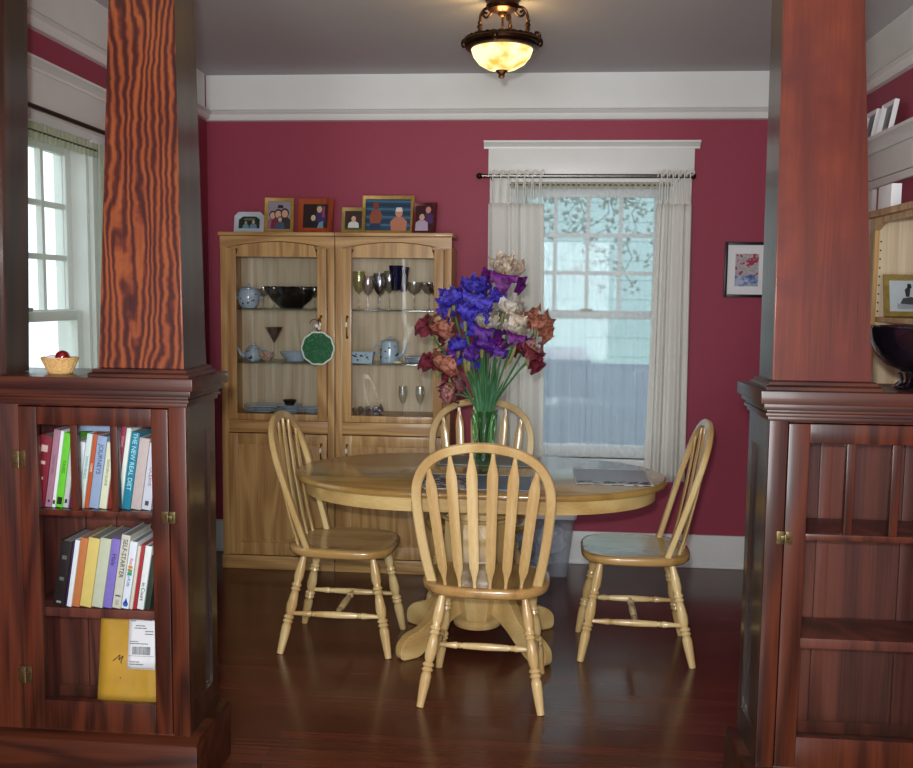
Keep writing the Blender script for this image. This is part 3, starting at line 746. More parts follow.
def placemat(x0, x1, y0, y1, mt, label):
    t = thing('placemat', label, 'placemat', ((x0+x1)/2, (y0+y1)/2, .7502), 0, 'placemats on the table')
    w, h = (x1-x0)/2, (y1-y0)/2
    MB().box(-w, w, -h, h, 0, .003, .001).build('mat', mt, t)
    b = MB()
    for a, c, d, e in ((-w, w, -h, -h+.006), (-w, w, h-.006, h), (-w, -w+.006, -h+.006, h-.006), (w-.006, w, -h+.006, h-.006)): b.box(a, c, d, e, .003, .0045, .0006)
    b.build('border', cover('#b9b6ae'), t)
placemat(-.452, -.008, 3.58, 3.885, mat_mat('dark floral placemat', '#120c10', '#5d6b80', (0, -.04)), 'placemat with dark floral left half in front of the near chair')
placemat(.165, .475, 3.755, 4.095, mat_mat('grey placemat', '#1c0c12', '#9a98a8', (1, -.10)), 'grey placemat with dark speckled strip at the right end of the table')
placemat(-.43, .03, 4.10, 4.36, mat_mat('grey green placemat', '#4a2030', '#75807c', (1, -5)), 'plain grey-green placemat at the far side behind the vase')

# ------------------------------------------------------------------ vase and irises
VX, VY = -.216, 3.95
t = thing('flower_vase', 'green cut-glass vase on the dining table holding irises', 'vase', (VX, VY, .7502))
b = MB(); prof = [(.001, 0), (.042, 0), (.044, .006), (.030, .014), (.022, .024), (.026, .036)]+[(.034+.022*k/8, .045+.215*k/8) for k in range(9)]+[(.058, .268), (.054, .268), (.050, .25), (.030, .05), (.001, .045)]
b.lathe(prof, seg=32); VG = ware_glass('green tinted cut glass', (.72, .9, .75), refl=.06); b.build('vase_body', VG, t)
b = MB()
for k in range(12):
    for s in (-1, 1):
        pts = [((.0355+.021*j/10)*cos(2*pi*k/12+s*.09*j), (.0355+.021*j/10)*sin(2*pi*k/12+s*.09*j), .05+.20*j/10) for j in range(11)]
        b.tube(pts, .0012, 4)
b.build('cut_pattern', ware_glass('cut glass facets', (.7, .95, .75), refl=.2), t)

PET = {}
def petal_mat(n, a, b_, vein=.3):
    if n in PET: return PET[n]
    m, nt, out = nodes('petal '+n); p = N(nt, 'ShaderNodeBsdfPrincipled'); p.inputs['Roughness'].default_value = .6
    mp = coords(nt); nz = N(nt, 'ShaderNodeTexNoise'); nz.inputs['Scale'].default_value = 45; nz.inputs['Detail'].default_value = 4; nz.inputs['Distortion'].default_value = 1
    nt.links.new(mp.outputs[0], nz.inputs['Vector']); r = ramp(nt, [(.38, lin(a)), (.60, lin(b_))]); nt.links.new(nz.outputs['Fac'], r.inputs[0])
    nt.links.new(r.outputs[0], p.inputs['Base Color'])
    tl = N(nt, 'ShaderNodeBsdfTranslucent'); nt.links.new(r.outputs[0], tl.inputs[0])
    mx = N(nt, 'ShaderNodeMixShader'); mx.inputs[0].default_value = .25
    nt.links.new(p.outputs[0], mx.inputs[1]); nt.links.new(tl.outputs[0], mx.inputs[2]); nt.links.new(mx.outputs[0], out.inputs[0])
    PET[n] = m; return m
pm = {'blue': petal_mat('blue', '#281a88', '#5a50d8'), 'violet': petal_mat('violet', '#3c1468', '#6a2ba8'), 'cream': petal_mat('cream', '#b59a78', '#ebe2d2'),
      'white': petal_mat('white', '#a09478', '#e8e5dc'), 'purple': petal_mat('purple', '#42094c', '#86289a'), 'rust': petal_mat('rust', '#7a3430', '#c08468'),
      'wine': petal_mat('wine', '#420a1a', '#8a3040'), 'pink': petal_mat('pink', '#7c3840', '#c08c88'), 'dead': petal_mat('dead', '#3c1a24', '#7c4a4c')}
GRN = plain('iris stem green', '#35663a', .45, var=.3, vs=25); GRN2 = plain('iris leaf green', '#1c5530', .4, var=.3, vs=20); OLV = plain('olive bud sheath', '#7c7a48', .55, var=.25, vs=40)
def petal(b, az, L, W, f, ruf, seed, n=16, mm=9):
    """f(t) -> (out, up) curve; width W; ruffled edge"""
    c, s = cos(az), sin(az)
    def P(u, v):
        t = u; o_, z_ = f(t); w = W*(sin(pi*min(1, t*.93+.05))**.7)*(v-.5)*2
        e = abs(v-.5)*2
        rf = ruf*1.25*e*e*(sin(t*17+seed*7+(v > .5)*2)+.5*sin(t*37+seed*3))*(0.3+t)
        cup = .25*e*e*W
        oo = o_*L+rf*.5; zz = z_*L+rf+cup*.3
        return Vector((oo*c-w*s, oo*s+w*c, zz))
    b.sheet(P, n, mm)
    return b
def iris(px, py, dy, size, up, down, label, yaw=0, tilt=(0, 0), kind='b', bud=False):
    size *= 1.24; py += 1
    x = -.214+(px-485)/238; z = 1.015+(411-py)/238
    y = VY+dy; k = 1+dy/3.95
    x = (x)*k; z = 1.5+(z-1.5)*k
    t = thing('iris', label, 'flower', (VX, VY, .79), 0, 'irises in the vase')
    c = Vector((x-VX, y-VY, z-.79))
    # stem from inside the vase to the bloom
    a = Vector((.022*(-1 if c.x > 0 else 1)*min(1, abs(c.x)*8), -.01*dy*10, .02)); top_ = c+Vector((0, 0, -.35*size))
    rim = Vector((max(-.038, min(.038, c.x*.22)), max(-.03, min(.03, c.y*.3)), .24))
    pts = spline([a, rim, rim.lerp(top_, .55)+Vector((c.x*.02, 0, .02)), top_], 7)
    b = MB(); b.tube(pts, [.0042+(.0012 if i > len(pts)*.8 else 0) for i in range(len(pts))], 8); b.build('stem', GRN, t)
    b = MB(); b.tube([top_-Vector((0,0,.02)), top_+Vector((0,0,.01)), top_+Vector((0,0,.03))], [.006, .0095, .005], 8); 
    if bud: b.tube(spline([rim.lerp(top_, .6), rim.lerp(top_, .75)+Vector((.012, -.01, 0)), rim.lerp(top_, .95)+Vector((.018, -.014, .02))], 4), [.004]*3+[.008]*4+[.004]*2, 8)
    b.build('bud_sheath', OLV, t)
    T_ = Matrix.Translation(top_+Vector((0, 0, .02))) @ Matrix.Rotation(yaw, 4, 'Z') @ Matrix.Rotation(tilt[0], 4, 'X') @ Matrix.Rotation(tilt[1], 4, 'Y')
    sd = rnd.random()*10
    for i in range(3):
        b = MB(); petal(b, 2*pi*i/3+.5, size, size*.52, lambda u: (.12+.38*sin(u*pi*.95), .9*u-.1*u*u), size*.10, sd+i)
        bmesh.ops.transform(b.bm, matrix=T_, verts=b.bm.verts); b.build('standard_petal', pm[up], t, ang=80)
    for i in range(3):
        b = MB(); petal(b, 2*pi*i/3+.5+pi/3, size, size*.50, lambda u: (.75*sin(u*pi*.62), .22*sin(u*pi*.8)-.75*max(0, u-.35)**1.2*1.4), size*.09, sd+i*2)
        bmesh.ops.transform(b.bm, matrix=T_, verts=b.bm.verts); b.build('fall_petal', pm[down], t, ang=80)
    if kind == 'b' and size > .055:
        b = MB()
        for i in range(3):
            aa = 2*pi*i/3+.5+pi/3; b.tube([Vector((.1*size*cos(aa), .1*size*sin(aa), .05*size)), Vector((.35*size*cos(aa), .35*size*sin(aa), .26*size)), Vector((.5*size*cos(aa), .5*size*sin(aa), .27*size))], [.004, .0035, .002], 6)
        bmesh.ops.transform(b.bm, matrix=T_, verts=b.bm.verts); b.build('beard', cover('#b98a3c'), t)
    return t
F = [  # px, py, dy, size, up, down, label, yaw, tilt
 (502, 272, .02, .094, 'cream', 'purple', 'topmost iris, cream upper petals over purple falls', 1.07, (.22, .05)),
 (452, 301, -.02, .072, 'blue', 'blue', 'blue-violet iris at the left edge of the blue cluster', .2, (.2, -.4)),
 (472, 291, .0, .075, 'blue', 'blue', 'blue-violet iris at the top of the blue cluster', 1.1, (.2, -.1)),
 (489, 299, -.03, .064, 'blue', 'blue', 'blue-violet iris at the right of the blue cluster', .7, (.1, .3)),
 (464, 318, -.06, .070, 'blue', 'blue', 'blue-violet iris low in front of the blue cluster', 1.9, (.5, -.1)),
 (478, 312, -.07, .058, 'blue', 'blue', 'small blue-violet iris in the middle of the blue cluster', 1.9, (.5, .2)),
 (457, 348, -.04, .052, 'blue', 'violet', 'small deep blue iris below the blue cluster beside the wine-red bloom', .4, (.3, -.3)),
 (468, 360, -.05, .050, 'violet', 'blue', 'lowest small deep blue iris over the leaves', 2.2, (.3, 0)),
 (431, 327, -.01, .078, 'rust', 'wine', 'upper rust-pink bearded iris at the far left', 2.6, (.2, -.9)),
 (437, 364, -.03, .084, 'rust', 'wine', 'rust and wine-red iris at the left below the far left one', 2.4, (.4, -.8)),
 (452, 388, -.02, .060, 'pink', 'dead', 'withered dusky pink iris drooping lowest at the left', .9, (.5, -1.6)),
 (483, 326, -.07, .068, 'white', 'violet', 'white iris with violet falls in the centre of the bunch', 1.07, (.25, 0)),
 (509, 312, -.05, .074, 'white', 'cream', 'white iris below the topmost one', 1.5, (.25, .1)),
 (481, 346, -.08, .052, 'violet', 'violet', 'violet iris over the middle of the stems', .2, (.4, .1)),
 (497, 347, -.06, .050, 'purple', 'violet', 'dark purple iris right of the violet one', 1.2, (.4, .2)),
 (513, 333, -.07, .066, 'white', 'purple', 'iris with one large deep purple fall right of the centre', 1.2, (.2, .15)),
 (534, 321, .01, .080, 'rust', 'rust', 'rust brown iris at the far right', 1.1, (.1, .7)),
 (527, 351, -.04, .078, 'pink', 'wine', 'pink and wine-red iris lowest at the right', 1.3, (.3, .6)),
]
for i, f in enumerate(F): iris(*f[:7], yaw=f[7], tilt=f[8], bud=(i % 3 == 0))
# sword leaves in the vase
for i in range(16):
    a = rnd.uniform(-1, 1); dy = rnd.uniform(-.03, .02)
    t = thing('iris_leaf', 'green iris leaf blade among the stems in the vase', 'leaf', (VX, VY, .79), 0, 'iris leaves in the vase')
    L = rnd.uniform(.33, .46); b = MB()
    p0, p1, p2 = Vector((a*-.01, dy*.4, .02)), Vector((a*.036, dy-.002, .24)), Vector((a*.10, dy*1.5-.01, L))
    pts = spline([p0, p1, p2], 7); rings = []
    for j, p in enumerate(pts):
        w = .0085*(1-(j/(len(pts)-1))**3)+.0006; rings.append([p+Vector((-w, 0, 0)), p+Vector((0, -.0015, 0)), p+Vector((w, 0, 0)), p+Vector((0, .0015, 0))])
    b.ring_loft(rings); b.build('blade', GRN2 if i % 2 else GRN, t)

# ------------------------------------------------------------------ oak china cabinets
FY = 4.925
def handle(t, x, z0, z1):
    h = MB(); zc = (z0+z1)/2; L = (z1-z0)
    h.tube(spline([(x, FY-.018, z1-.004), (x, FY-.036, z1-.012), (x, FY-.040, zc), (x, FY-.034, z0+.012), (x, FY-.018, z0+.002)], 5), .0038, 8)
    h.sphere((x, FY-.02, z1-.004), .008); h.sphere((x, FY-.02, z0+.004), .007)
    o = h.build('handle', M['brass'], t)
    MB().sphere((x, FY-.044, zc+L*.12), .0075, .9, .7, 1.9).build('porcelain_grip', M['porc'], o)
def china(x0, x1, label, hinge_left):
    t = thing('china_cabinet', label, 'cabinet')
    y1 = YB-.022
    b = MB()
    b.box(x0, x0+.018, FY, y1, .0, 1.75); b.box(x1-.018, x1, FY, y1, .0, 1.75)
    b.box(x0+.018, x1-.018, FY+.02, y1, .80, .845); b.box(x0+.018, x1-.018, FY+.02, y1, 1.735, 1.75); b.box(x0+.018, x1-.018, FY+.02, y1, .07, .085)
    b.build('carcass', M['oak'], t)
    b = MB(); b.box(x0+.018, x1-.018, y1-.008, y1, .085, 1.735); b.build('back_board', M['oak_back'], t)
    b = MB(); b.box(x0, x0+.038, FY-.002, FY+.018, .075, 1.75, .002); b.box(x1-.038, x1, FY-.002, FY+.018, .075, 1.75, .002)
    b.build('face_stiles', M['oak'], t)
    b = MB(); b.box(x0+.038, x1-.038, FY-.002, FY+.018, .752, .818, .001)
    b.build('middle_rail', M['oak_x'], t)
    MB().box(x0-.004 if hinge_left else x0, x1 if hinge_left else x1+.004, FY-.012, FY-.0025, 0, .0745, .003).build('base_rail', M['oak_x'], t)
    # crown: flat board with an arched lower edge, and a thin top slab
    a0, a1 = x0+.038, x1-.038
    arch = [(a0+(a1-a0)*i/24, 1.742+.032*sin(pi*i/24)) for i in range(25)]
    c0, c1 = (x0-.006, x1+.001) if hinge_left else (x0-.001, x1+.006)
    b = MB(); b.prism([(x0, 1.742)]+arch+[(x1, 1.742), (x1, 1.80), (x0, 1.80)], FY-.006, FY+.018)
    b.box(c0, c1, FY-.022, y1, 1.802, 1.822, .005)
    b.build('crown', M['oak_x'], t)
    # glazed door with arched top rail
    g0, g1 = a0+.052, a1-.052; y0, yy = FY-.018, FY-.004
    b = MB(); b.box(a0+.002, g0, y0, yy, .822, 1.738, .003); b.box(g1, a1-.002, y0, yy, .822, 1.738, .003)
    b.prism([(g0, 1.692), (g1, 1.692)]+[(x, z-.004) for x, z in reversed(arch) if g0 <= x <= g1], y0, yy)
    b.box(g0, g1, y0, yy, .822, .856, .002)
    d = b.build('glass_door', M['oak'], t)
    MB().box(g0, g1, FY-.012, FY-.009, .856, 1.692).build('glass_pane', M['cabglass'], d)
    hx = a1-.03 if hinge_left else a0+.03
    handle(d, hx, 1.268, 1.385)
    # lower door with raised panel
    b = MB(); b.box(a0+.002, a0+.055, y0, yy, .082, .748, .003); b.box(a1-.055, a1-.002, y0, yy, .082, .748, .003)
    b.box(a0+.055, a1-.055, y0, yy, .082, .15, .002); b.box(a0+.055, a1-.055, y0, yy, .69, .748, .002)
    p0, p1 = a0+.055, a1-.055
    b.ring_loft([[(p0, FY-.006, .15), (p1, FY-.006, .15), (p1, FY-.006, .69), (p0, FY-.006, .69)], [(p0, FY-.009, .15), (p1, FY-.009, .15), (p1, FY-.009, .69), (p0, FY-.009, .69)],
                 [(p0+.03, FY-.016, .18), (p1-.03, FY-.016, .18), (p1-.03, FY-.016, .66), (p0+.03, FY-.016, .66)]])
    d2 = b.build('panel_door', M['oak'], t); handle(d2, hx, .615, .70)
    for z in (1.418, 1.131): MB().box(x0+.018, x1-.018, FY+.03, y1-.01, z-.006, z, .001).build('glass_shelf', SHG, t)
    return t
SHG = ware_glass('glass shelf', (.8, .85, .84), refl=.2)
china(-1.69, -1.072, 'oak china cabinet with bluish crockery and a green ornament, left of the pair', True)
china(-1.068, -.452, 'oak china cabinet with stemmed glassware, beside the window curtain', False)

# --- crockery and glassware: x, y, shelf z
SZ = (1.4185, 1.1315, .8458)
CL = ware_glass('clear crystal', (.95, .96, .96)); SMK = ware_glass('smoky crystal', (.88, .88, .88), refl=.06); YEL = ware_glass('yellow green crystal', (.9, .92, .74)); AMB = ware_glass('brown glass', (.74, .56, .36), refl=.1)
COB = plain('cobalt glass', '#0b0d2e', .08, coat=1, var=.4, vs=12); DKB = plain('dark carved glass', '#17130f', .15, var=.6, vs=90, coat=.8, bump=.8)
def goblet(x, y, z, h, r, mt, label, shape='tulip', group=None, bowlmat=None):
    t = thing('goblet' if shape != 'flute' else 'champagne_flute', label, 'glass', (x, y, z+.0006), 0, group)
    sh = h*.42 if shape in ('tulip', 'flute', 'tumbler') else h*.55
    b = MB(); b.lathe([(.001, 0), (r*.8, .0), (r*.8, .002), (.005, .006), (.0035, .012), (.003, sh*.5), (.0055, sh*.6), (.003, sh*.75), (.005, sh), (.001, sh+.001)], seg=20); b.build('stem', mt, t)
    H = h-sh
    pf = {'tulip': [(.004, 0), (r*.6, H*.12), (r*.92, H*.35), (r, H*.6), (r*.9, H)], 'flute': [(.004, 0), (r*.6, H*.15), (r*.95, H*.45), (r, H*.7), (r*.85, H)],
          'martini': [(.004, 0), (r, H)], 'coupe': [(.004, 0), (r*.6, H*.15), (r*.92, H*.45), (r, H*.8), (r, H)], 'tumbler': [(.008, 0), (r*.62, H*.04), (r*.7, H*.3), (r, H)]}[shape]
    pr = [(a, c+sh) for a, c in pf]; pr = pr+[(max(.001, a-.0015), c) for a, c in reversed(pr)]
    b = MB(); b.lathe(pr, seg=24); b.build('bowl', bowlmat or mt, t)
    return t
def plate(x, y, z, r, label, mt=None, group=None, h=.018):
    t = thing('plate', label, 'plate', (x, y, z+.0006), 0, group)
    b = MB(); b.lathe([(.001, 0), (r*.6, 0), (r*.68, .004), (r, h), (r, h+.003), (r*.68, .008), (r*.6, .004), (.001, .004)], seg=36); b.build('dish', mt or M['bluew'], t); return t
def flowers_on(b, R0, zc, spread, n, seed):
    q = random.Random(seed)
    for i in range(n):
        a = -pi/2+q.uniform(-1.2, 1.2); z = zc+q.uniform(-spread, spread); r = R0(z)+.0008
        c = Vector((r*cos(a), r*sin(a), z)); b.sphere(c, q.uniform(.0035, .0065), seg=5)
def pot(x, y, z, prof, mt, label, spout=1, knob=True, name='teapot', hstyle='side', lidz=None, nfl=8):
    t = thing(name, label, 'teapot' if name != 'tureen' else 'tureen', (x, y, z+.0006))
    b = MB(); b.lathe(prof, seg=32); b.build('body', mt, t)
    rt, zt = prof[-2][0], prof[-1][1]
    b = MB(); b.lathe([(.001, zt), (rt+.003, zt), (rt+.003, zt+.003), (rt*.6, zt+.012), (.006, zt+.016), (.004, zt+.02), (.009, zt+.026), (.001, zt+.031)], seg=28); b.build('lid', mt, t)
    rm = max(p[0] for p in prof); H = zt
    if spout:
        b = MB(); b.tube(spline([(spout*rm*.85, 0, H*.3), (spout*(rm+.018), 0, H*.45), (spout*(rm+.03), 0, H*.8), (spout*(rm+.046), 0, H*1.02)], 5), [.011-.006*i/15 for i in range(16)], 10); b.build('spout', mt, t)
        b = MB(); b.tube(spline([(-spout*rm*.8, 0, H*.85), (-spout*(rm+.025), 0, H*.85), (-spout*(rm+.03), 0, H*.5), (-spout*rm*.9, 0, H*.25)], 6), .004, 8); b.build('handle', mt, t)
    else:
        for s in (-1, 1):
            b = MB(); b.tube(spline([(s*rm*.95, 0, H*.75), (s*(rm+.014), 0, H*.75), (s*(rm+.014), 0, H*.55), (s*rm*.95, 0, H*.5)], 5), .004, 8); b.build('handle', mt, t)
    b = MB()
    def R0(z):
        for (r0, z0), (r1, z1) in zip(prof, prof[1:]):
            if z0 <= z <= z1 and z1 > z0: return r0+(r1-r0)*(z-z0)/(z1-z0)
        return rm
    flowers_on(b, R0, H*.5, H*.3, nfl, x*100); b.build('flower_decoration', M['blued'], t)
    return t
# left, top shelf
z = SZ[0]
pot(-1.566, 5.015, z, [(.001, 0), (.035, 0), (.052, .02), (.06, .05), (.056, .085), (.048, .1), (.001, .102)], M['bluew'], 'pale blue floral lidded jar at the left of the upper shelf', spout=0, name='tureen')
t = thing('punch_bowl', 'big dark carved glass bowl on the upper shelf of the left cabinet', 'bowl', (-1.36, 5.13, z+.0006))
b = MB(); b.lathe([(.001, 0), (.05, 0), (.055, .01), (.085, .04), (.11, .08), (.122, .115), (.118, .115), (.10, .08), (.07, .04), (.001, .015)], seg=40, sx=1.25, sy=.72); b.build('bowl', DKB, t)
b = MB(); b.tube([(.15*cos(2*pi*i/60), .087*sin(2*pi*i/60), .114+.003*sin(i*1.9)) for i in range(61)], .005, 6); b.build('rim', DKB, t)
for x, lab in ((-1.475, 'small clear wine glass beside the floral jar'), (-1.455+.04, 'small clear wine glass left of centre before the dark bowl'), (-1.255, 'small clear wine glass right of centre before the dark bowl'), (-1.195, 'small clear wine glass at the right end before the dark bowl')):
    goblet(x, 4.985, z, .112, .026, SMK, lab, 'coupe', 'small wine glasses in front of the dark bowl')
# left, middle shelf
z = SZ[1]
pot(-1.55, 5.05, z, [(.001, 0), (.03, 0), (.048, .018), (.052, .04), (.04, .062), (.028, .068), (.001, .069)], M['bluew'], 'small round blue-grey teapot on the middle shelf, left cabinet', spout=-1, nfl=5)
goblet(-1.43, 5.03, z, .185, .05, CL, 'wide martini glass standing in the left cabinet beside the small teapot', 'martini', 'martini glasses', AMB)
goblet(-1.205, 5.08, z, .155, .045, CL, 'martini glass mostly behind the hanging green ornament', 'martini', 'martini glasses', AMB)
t = thing('serving_bowl', 'shallow blue-grey bowl on the middle shelf of the left cabinet', 'bowl', (-1.325, 5.08, z+.0006))
b = MB(); b.lathe([(.001, 0), (.05, 0), (.054, .008), (.075, .03), (.086, .05), (.083, .05), (.07, .03), (.001, .012)], seg=36); b.build('bowl', M['bluew'], t)
t = thing('shell_dish', 'small pinkish shell dish below the martini glass', 'dish', (-1.462, 4.985, z+.0006))
b = MB(); b.sheet(lambda u, v: Vector(((u-.5)*.07, (v-.5)*.05, .004+.03*((u-.5)**2*3+(v-.5)**2*4)+.003*sin(u*30))), 30, 12); b.build('shell', plain('pink shell', '#b08a78', .35, var=.3, vs=80), t, solid=.004)
# left, bottom
z = SZ[2]
k = 0
for (x, y, n, r) in ((-1.505, 5.07, 4, .105), (-1.345, 5.03, 5, .07), (-1.23, 5.06, 3, .06)):
    zz = z
    for i in range(n):
        plate(x, y, zz, r, ['blue-grey plate in the large stack at the bottom left', 'blue-grey saucer in the middle stack on the cabinet floor', 'blue-grey saucer in the right stack on the cabinet floor'][k], group=['large plate stack', 'middle saucer stack', 'right saucer stack'][k], h=.012)
        zz += .0085
    k += 1
t = thing('teacup', 'small dark brown cup standing on the middle saucer stack', 'cup', (-1.345, 5.03, SZ[2]+.0006+.0085*4+.0045))
b = MB(); b.lathe([(.001, 0), (.018, 0), (.022, .01), (.033, .036), (.031, .036), (.02, .012), (.001, .006)], seg=24, sx=1.2); b.build('cup_body', DKB, t)
# right, top shelf
z = SZ[0]
goblet(-.965, 5.05, z, .205, .036, YEL, 'yellow-green goblet at the left end of the upper shelf', 'tulip')
gi = 0
for x, y, h, r, lab in ((-.905, 4.99, .15, .031, 'left front cut-crystal goblet'), (-.862, 5.08, .165, .031, 'left rear cut-crystal goblet'), (-.838, 4.985, .145, .03, 'middle front cut-crystal goblet'), (-.805, 5.09, .175, .033, 'tallest rear cut-crystal goblet left of the cobalt ones'), (-.875, 5.15, .16, .03, 'rearmost cut-crystal goblet')):
    goblet(x, y, z, h*1.2, r*1.05, SMK, lab+' in the right cabinet', 'tulip', 'cut crystal goblets')
for x, y, h, lab in ((-.752, 4.985, .235, 'front cobalt blue goblet on the upper shelf'), (-.735, 5.085, .23, 'rear cobalt blue goblet on the upper shelf')):
    goblet(x, y, z, h, .041, CL, lab, 'tumbler', 'cobalt goblets', COB)
for x, y, lab in ((-.655, 4.985, 'left clear coupe glass right of the cobalt goblets'), (-.588, 5.09, 'rear clear coupe glass near the right cabinet edge'), (-.55, 5.0, 'right-hand clear coupe glass beside the cabinet edge')):
    goblet(x, y, z, .15, .043, SMK, lab, 'coupe', 'coupe glasses')
# right, middle shelf
z = SZ[1]
t = thing('loaf_dish', 'rectangular pale dish with dark blue flowers in the right cabinet', 'dish', (-.935, 4.99, z+.0006))
b = MB(); b.ring_loft([[(-a, -c, h) , (a, -c, h), (a, c, h), (-a, c, h)] for a, c, h in ((.055, .025, 0), (.064, .033, .06), (.06, .029, .06), (.052, .023, .006))]); b.build('dish_body', M['bluew'], t)
b = MB(); q = random.Random(3)
for i in range(14): b.sphere((q.uniform(-.05, .05), -.031, q.uniform(.018, .05)), q.uniform(.003, .006), seg=5, sy=.4)
b.build('flower_decoration', M['blued'], t)
pot(-.80, 5.08, z, [(.001, 0), (.05, 0), (.053, .01), (.052, .05), (.048, .1), (.046, .112), (.001, .113)], M['bluew'], 'tall pale coffee pot with dark blue flowers and a long spout', spout=1, name='coffee_pot', nfl=12)
zz = z
for i in range(3):
    plate(-.635, 5.08, zz, .09, 'blue-grey plate stacked right of the coffee pot', group='plates beside the coffee pot', h=.014); zz += .0085
t = thing('butter_shell', 'small cream shell dish in front of the coffee pot spout', 'dish', (-.742, 4.975, z+.0006))
MB().sphere((0, 0, .009), .011, 2.2, 1.2, .8).build('shell', plain('cream shell', '#cfc6a0', .4), t)
# right, bottom
z = SZ[2]
for x, lab in ((-.715, 'left champagne flute on the cabinet floor'), (-.622, 'right champagne flute on the cabinet floor')):
    goblet(x, 5.0, z, .165, .026, CL, lab, 'flute', 'champagne flutes')
q = random.Random(5)
pos = [(-.975, 4.985), (-.94, 4.99), (-.90, 4.98), (-.865, 4.99), (-.955, 5.05), (-.915, 5.06), (-.875, 5.06), (-.835, 5.0)]
names = ['crystal figurine at the left end of the cabinet floor', 'second crystal figurine from the left, front row', 'third crystal figurine from the left, front row', 'fourth crystal figurine from the left, front row', 'left rear crystal figurine', 'middle rear crystal figurine', 'right rear crystal figurine', 'crystal figurine with a peaked top at the right end of the row']
for i, ((x, y), lab) in enumerate(zip(pos, names)):
    t = thing('crystal_figurine', lab, 'figurine', (x, y, z+.0006), q.uniform(0, 6), 'crystal figurines')
    b = MB(); b.lathe([(.001, 0), (.014, 0), (.015, .006), (.008, .014), (.018, .028), (.016, .04), (.001, .048 if i < 7 else .07)], seg=6); b.sphere((.012, 0, .035), .009, seg=6)
    b.build('body', [SMK, ware_glass('blue crystal', (.8, .84, .97), refl=.3)][i % 2] if i else SMK, t, ang=10)
# green ornament hanging from the left cabinet handle
t = thing('hanging_ornament', 'round green ornament with scalloped white edge hanging from the cabinet handle', 'ornament', (-1.148, FY-.058, 1.215))
def scal(r, a, n): return [(r*(1+a*cos(n*2*pi*i/96))*cos(2*pi*i/96), r*(1+a*cos(n*2*pi*i/96))*sin(2*pi*i/96)) for i in range(96)]
b = MB(); b.prism(scal(.089, .02, 10), -.003, .003); b.build('white_edge', cover('#cfdccf'), t)
m, nt, out = nodes('green glitter felt'); bb = pbsdf(nt, out, .6); mp = coords(nt); vz = N(nt, 'ShaderNodeTexVoronoi'); vz.inputs['Scale'].default_value = 110
nt.links.new(mp.outputs[0], vz.inputs['Vector']); r = ramp(nt, [(.12, lin('#9fd0b0')), (.2, lin('#00562a'))]); nt.links.new(vz.outputs['Distance'], r.inputs[0]); nt.links.new(r.outputs[0], bb.inputs['Base Color'])
b = MB(); b.prism(scal(.081, .025, 10), -.007, -.003); b.build('green_disc', m, t)
b = MB(); b.tube(spline([(.003, 0, .088), (-.004, -.004, .11), (.004, -.002, .135), (.003, .004, .158)], 5), .003, 6); b.build('hanging_cord', cover('#2c2620'), t)
b = MB(); b.tube(spline([(.004, -.006, .145), (-.015, -.012, .152), (-.032, -.01, .146), (-.042, -.008, .132)], 5), .004, 6, .5); b.tube(spline([(.0, -.006, .143), (.012, -.012, .15), (.016, -.01, .135)], 5), .004, 6, .5); b.build('red_ribbon', cover('#6e1420'), t)
b = MB(); b.sphere((-.006, -.006, .118), .012); b.sphere((.008, -.006, .105), .009); b.build('bell', M['porc'], t)

# ------------------------------------------------------------------ picture frames
def figure(L, cx, z0, h, skin, cloth, hair):
    """a person's head and clothes as seen in a small print: flat patches of colour"""
    k = h/2.6
    L.append((cloth, [(cx-k*.95, z0), (cx+k*.95, z0), (cx+k*.85, z0+h*.45), (cx+k*.35, z0+h*.58), (cx-k*.35, z0+h*.58), (cx-k*.85, z0+h*.45)]))
    L.append((hair, [(cx+k*.52*cos(a*pi/8), z0+h*.78+k*.6*sin(a*pi/8)) for a in range(16)]))
    L.append((skin, [(cx+k*.38*cos(a*pi/8), z0+h*.74+k*.48*sin(a*pi/8)) for a in range(16)]))
def pframe(name, label, loc, w, h, bw, matf, bg, patches, rz=0, lean=12, cut=0, depth=.012, mat_w=0, group='framed photographs', rx=None, cat='picture frame'):
    t = thing(name, label, cat, loc, rz, group)
    t.rotation_euler = (R(-lean), 0, rz)
    b = MB(); W = w/2
    def outl(g):
        c = cut if cut else 0
        if c:
            return [(-W+g, g), (W-g, g), (W-g, h-g-c*(1 if g == 0 else .8)), (W-g-c, h-g), (-W+g+c, h-g), (-W+g, h-g-c*(1 if g == 0 else .8))]
        return [(-W+g, g), (W-g, g), (W-g, h-g), (-W+g, h-g)]
    o_, i_ = outl(0), outl(bw)
    n = len(o_)
    rings = [[(x, 0, z) for x, z in o_], [(x, -depth*.8, z) for x, z in o_], [(x*.97, -depth, z*.985+.001) for x, z in o_], [(x, -depth*.55, z) for x, z in i_], [(x, 0, z) for x, z in i_]]
    b.ring_loft(rings, True, False)
    A = [b.bm.verts.new((x, 0, z)) for x, z in o_]; b._face(A)
    b.build('frame', matf, t)
    mats = []; b = MB()
    def layer(col, pts, y):
        m = cover(col)
        if m not in mats: mats.append(m)
        b.mi = mats.index(m); vs = [b.bm.verts.new((x, y, z)) for x, z in pts]; b._face(vs)
    y = -.0012; layer(bg, i_, y)
    for c, pts in patches:
        y -= .00012; q = [(max(-W+bw, min(W-bw, x)), max(bw, min(h-bw, z))) for x, z in pts]; layer(c, q, y)
    b.build('photo', mats, t)
    if lean > 4:   # easel strut behind
        MB().prism([(-.012, h*.62), (.012, h*.62), (.02, .001), (-.02, .001)], .002, .004, M=Matrix.Translation((0, 0, 0)) @ Matrix.Rotation(R(lean*1.2), 4, 'X')).build('easel_strut', M['black'], t) if False else None
    return t
G1, G2 = plain('gold wood frame', '#a5833f', .35, .2, var=.2, vs=50), plain('olive gold frame', '#8f7a40', .4, .2, var=.2, vs=50)
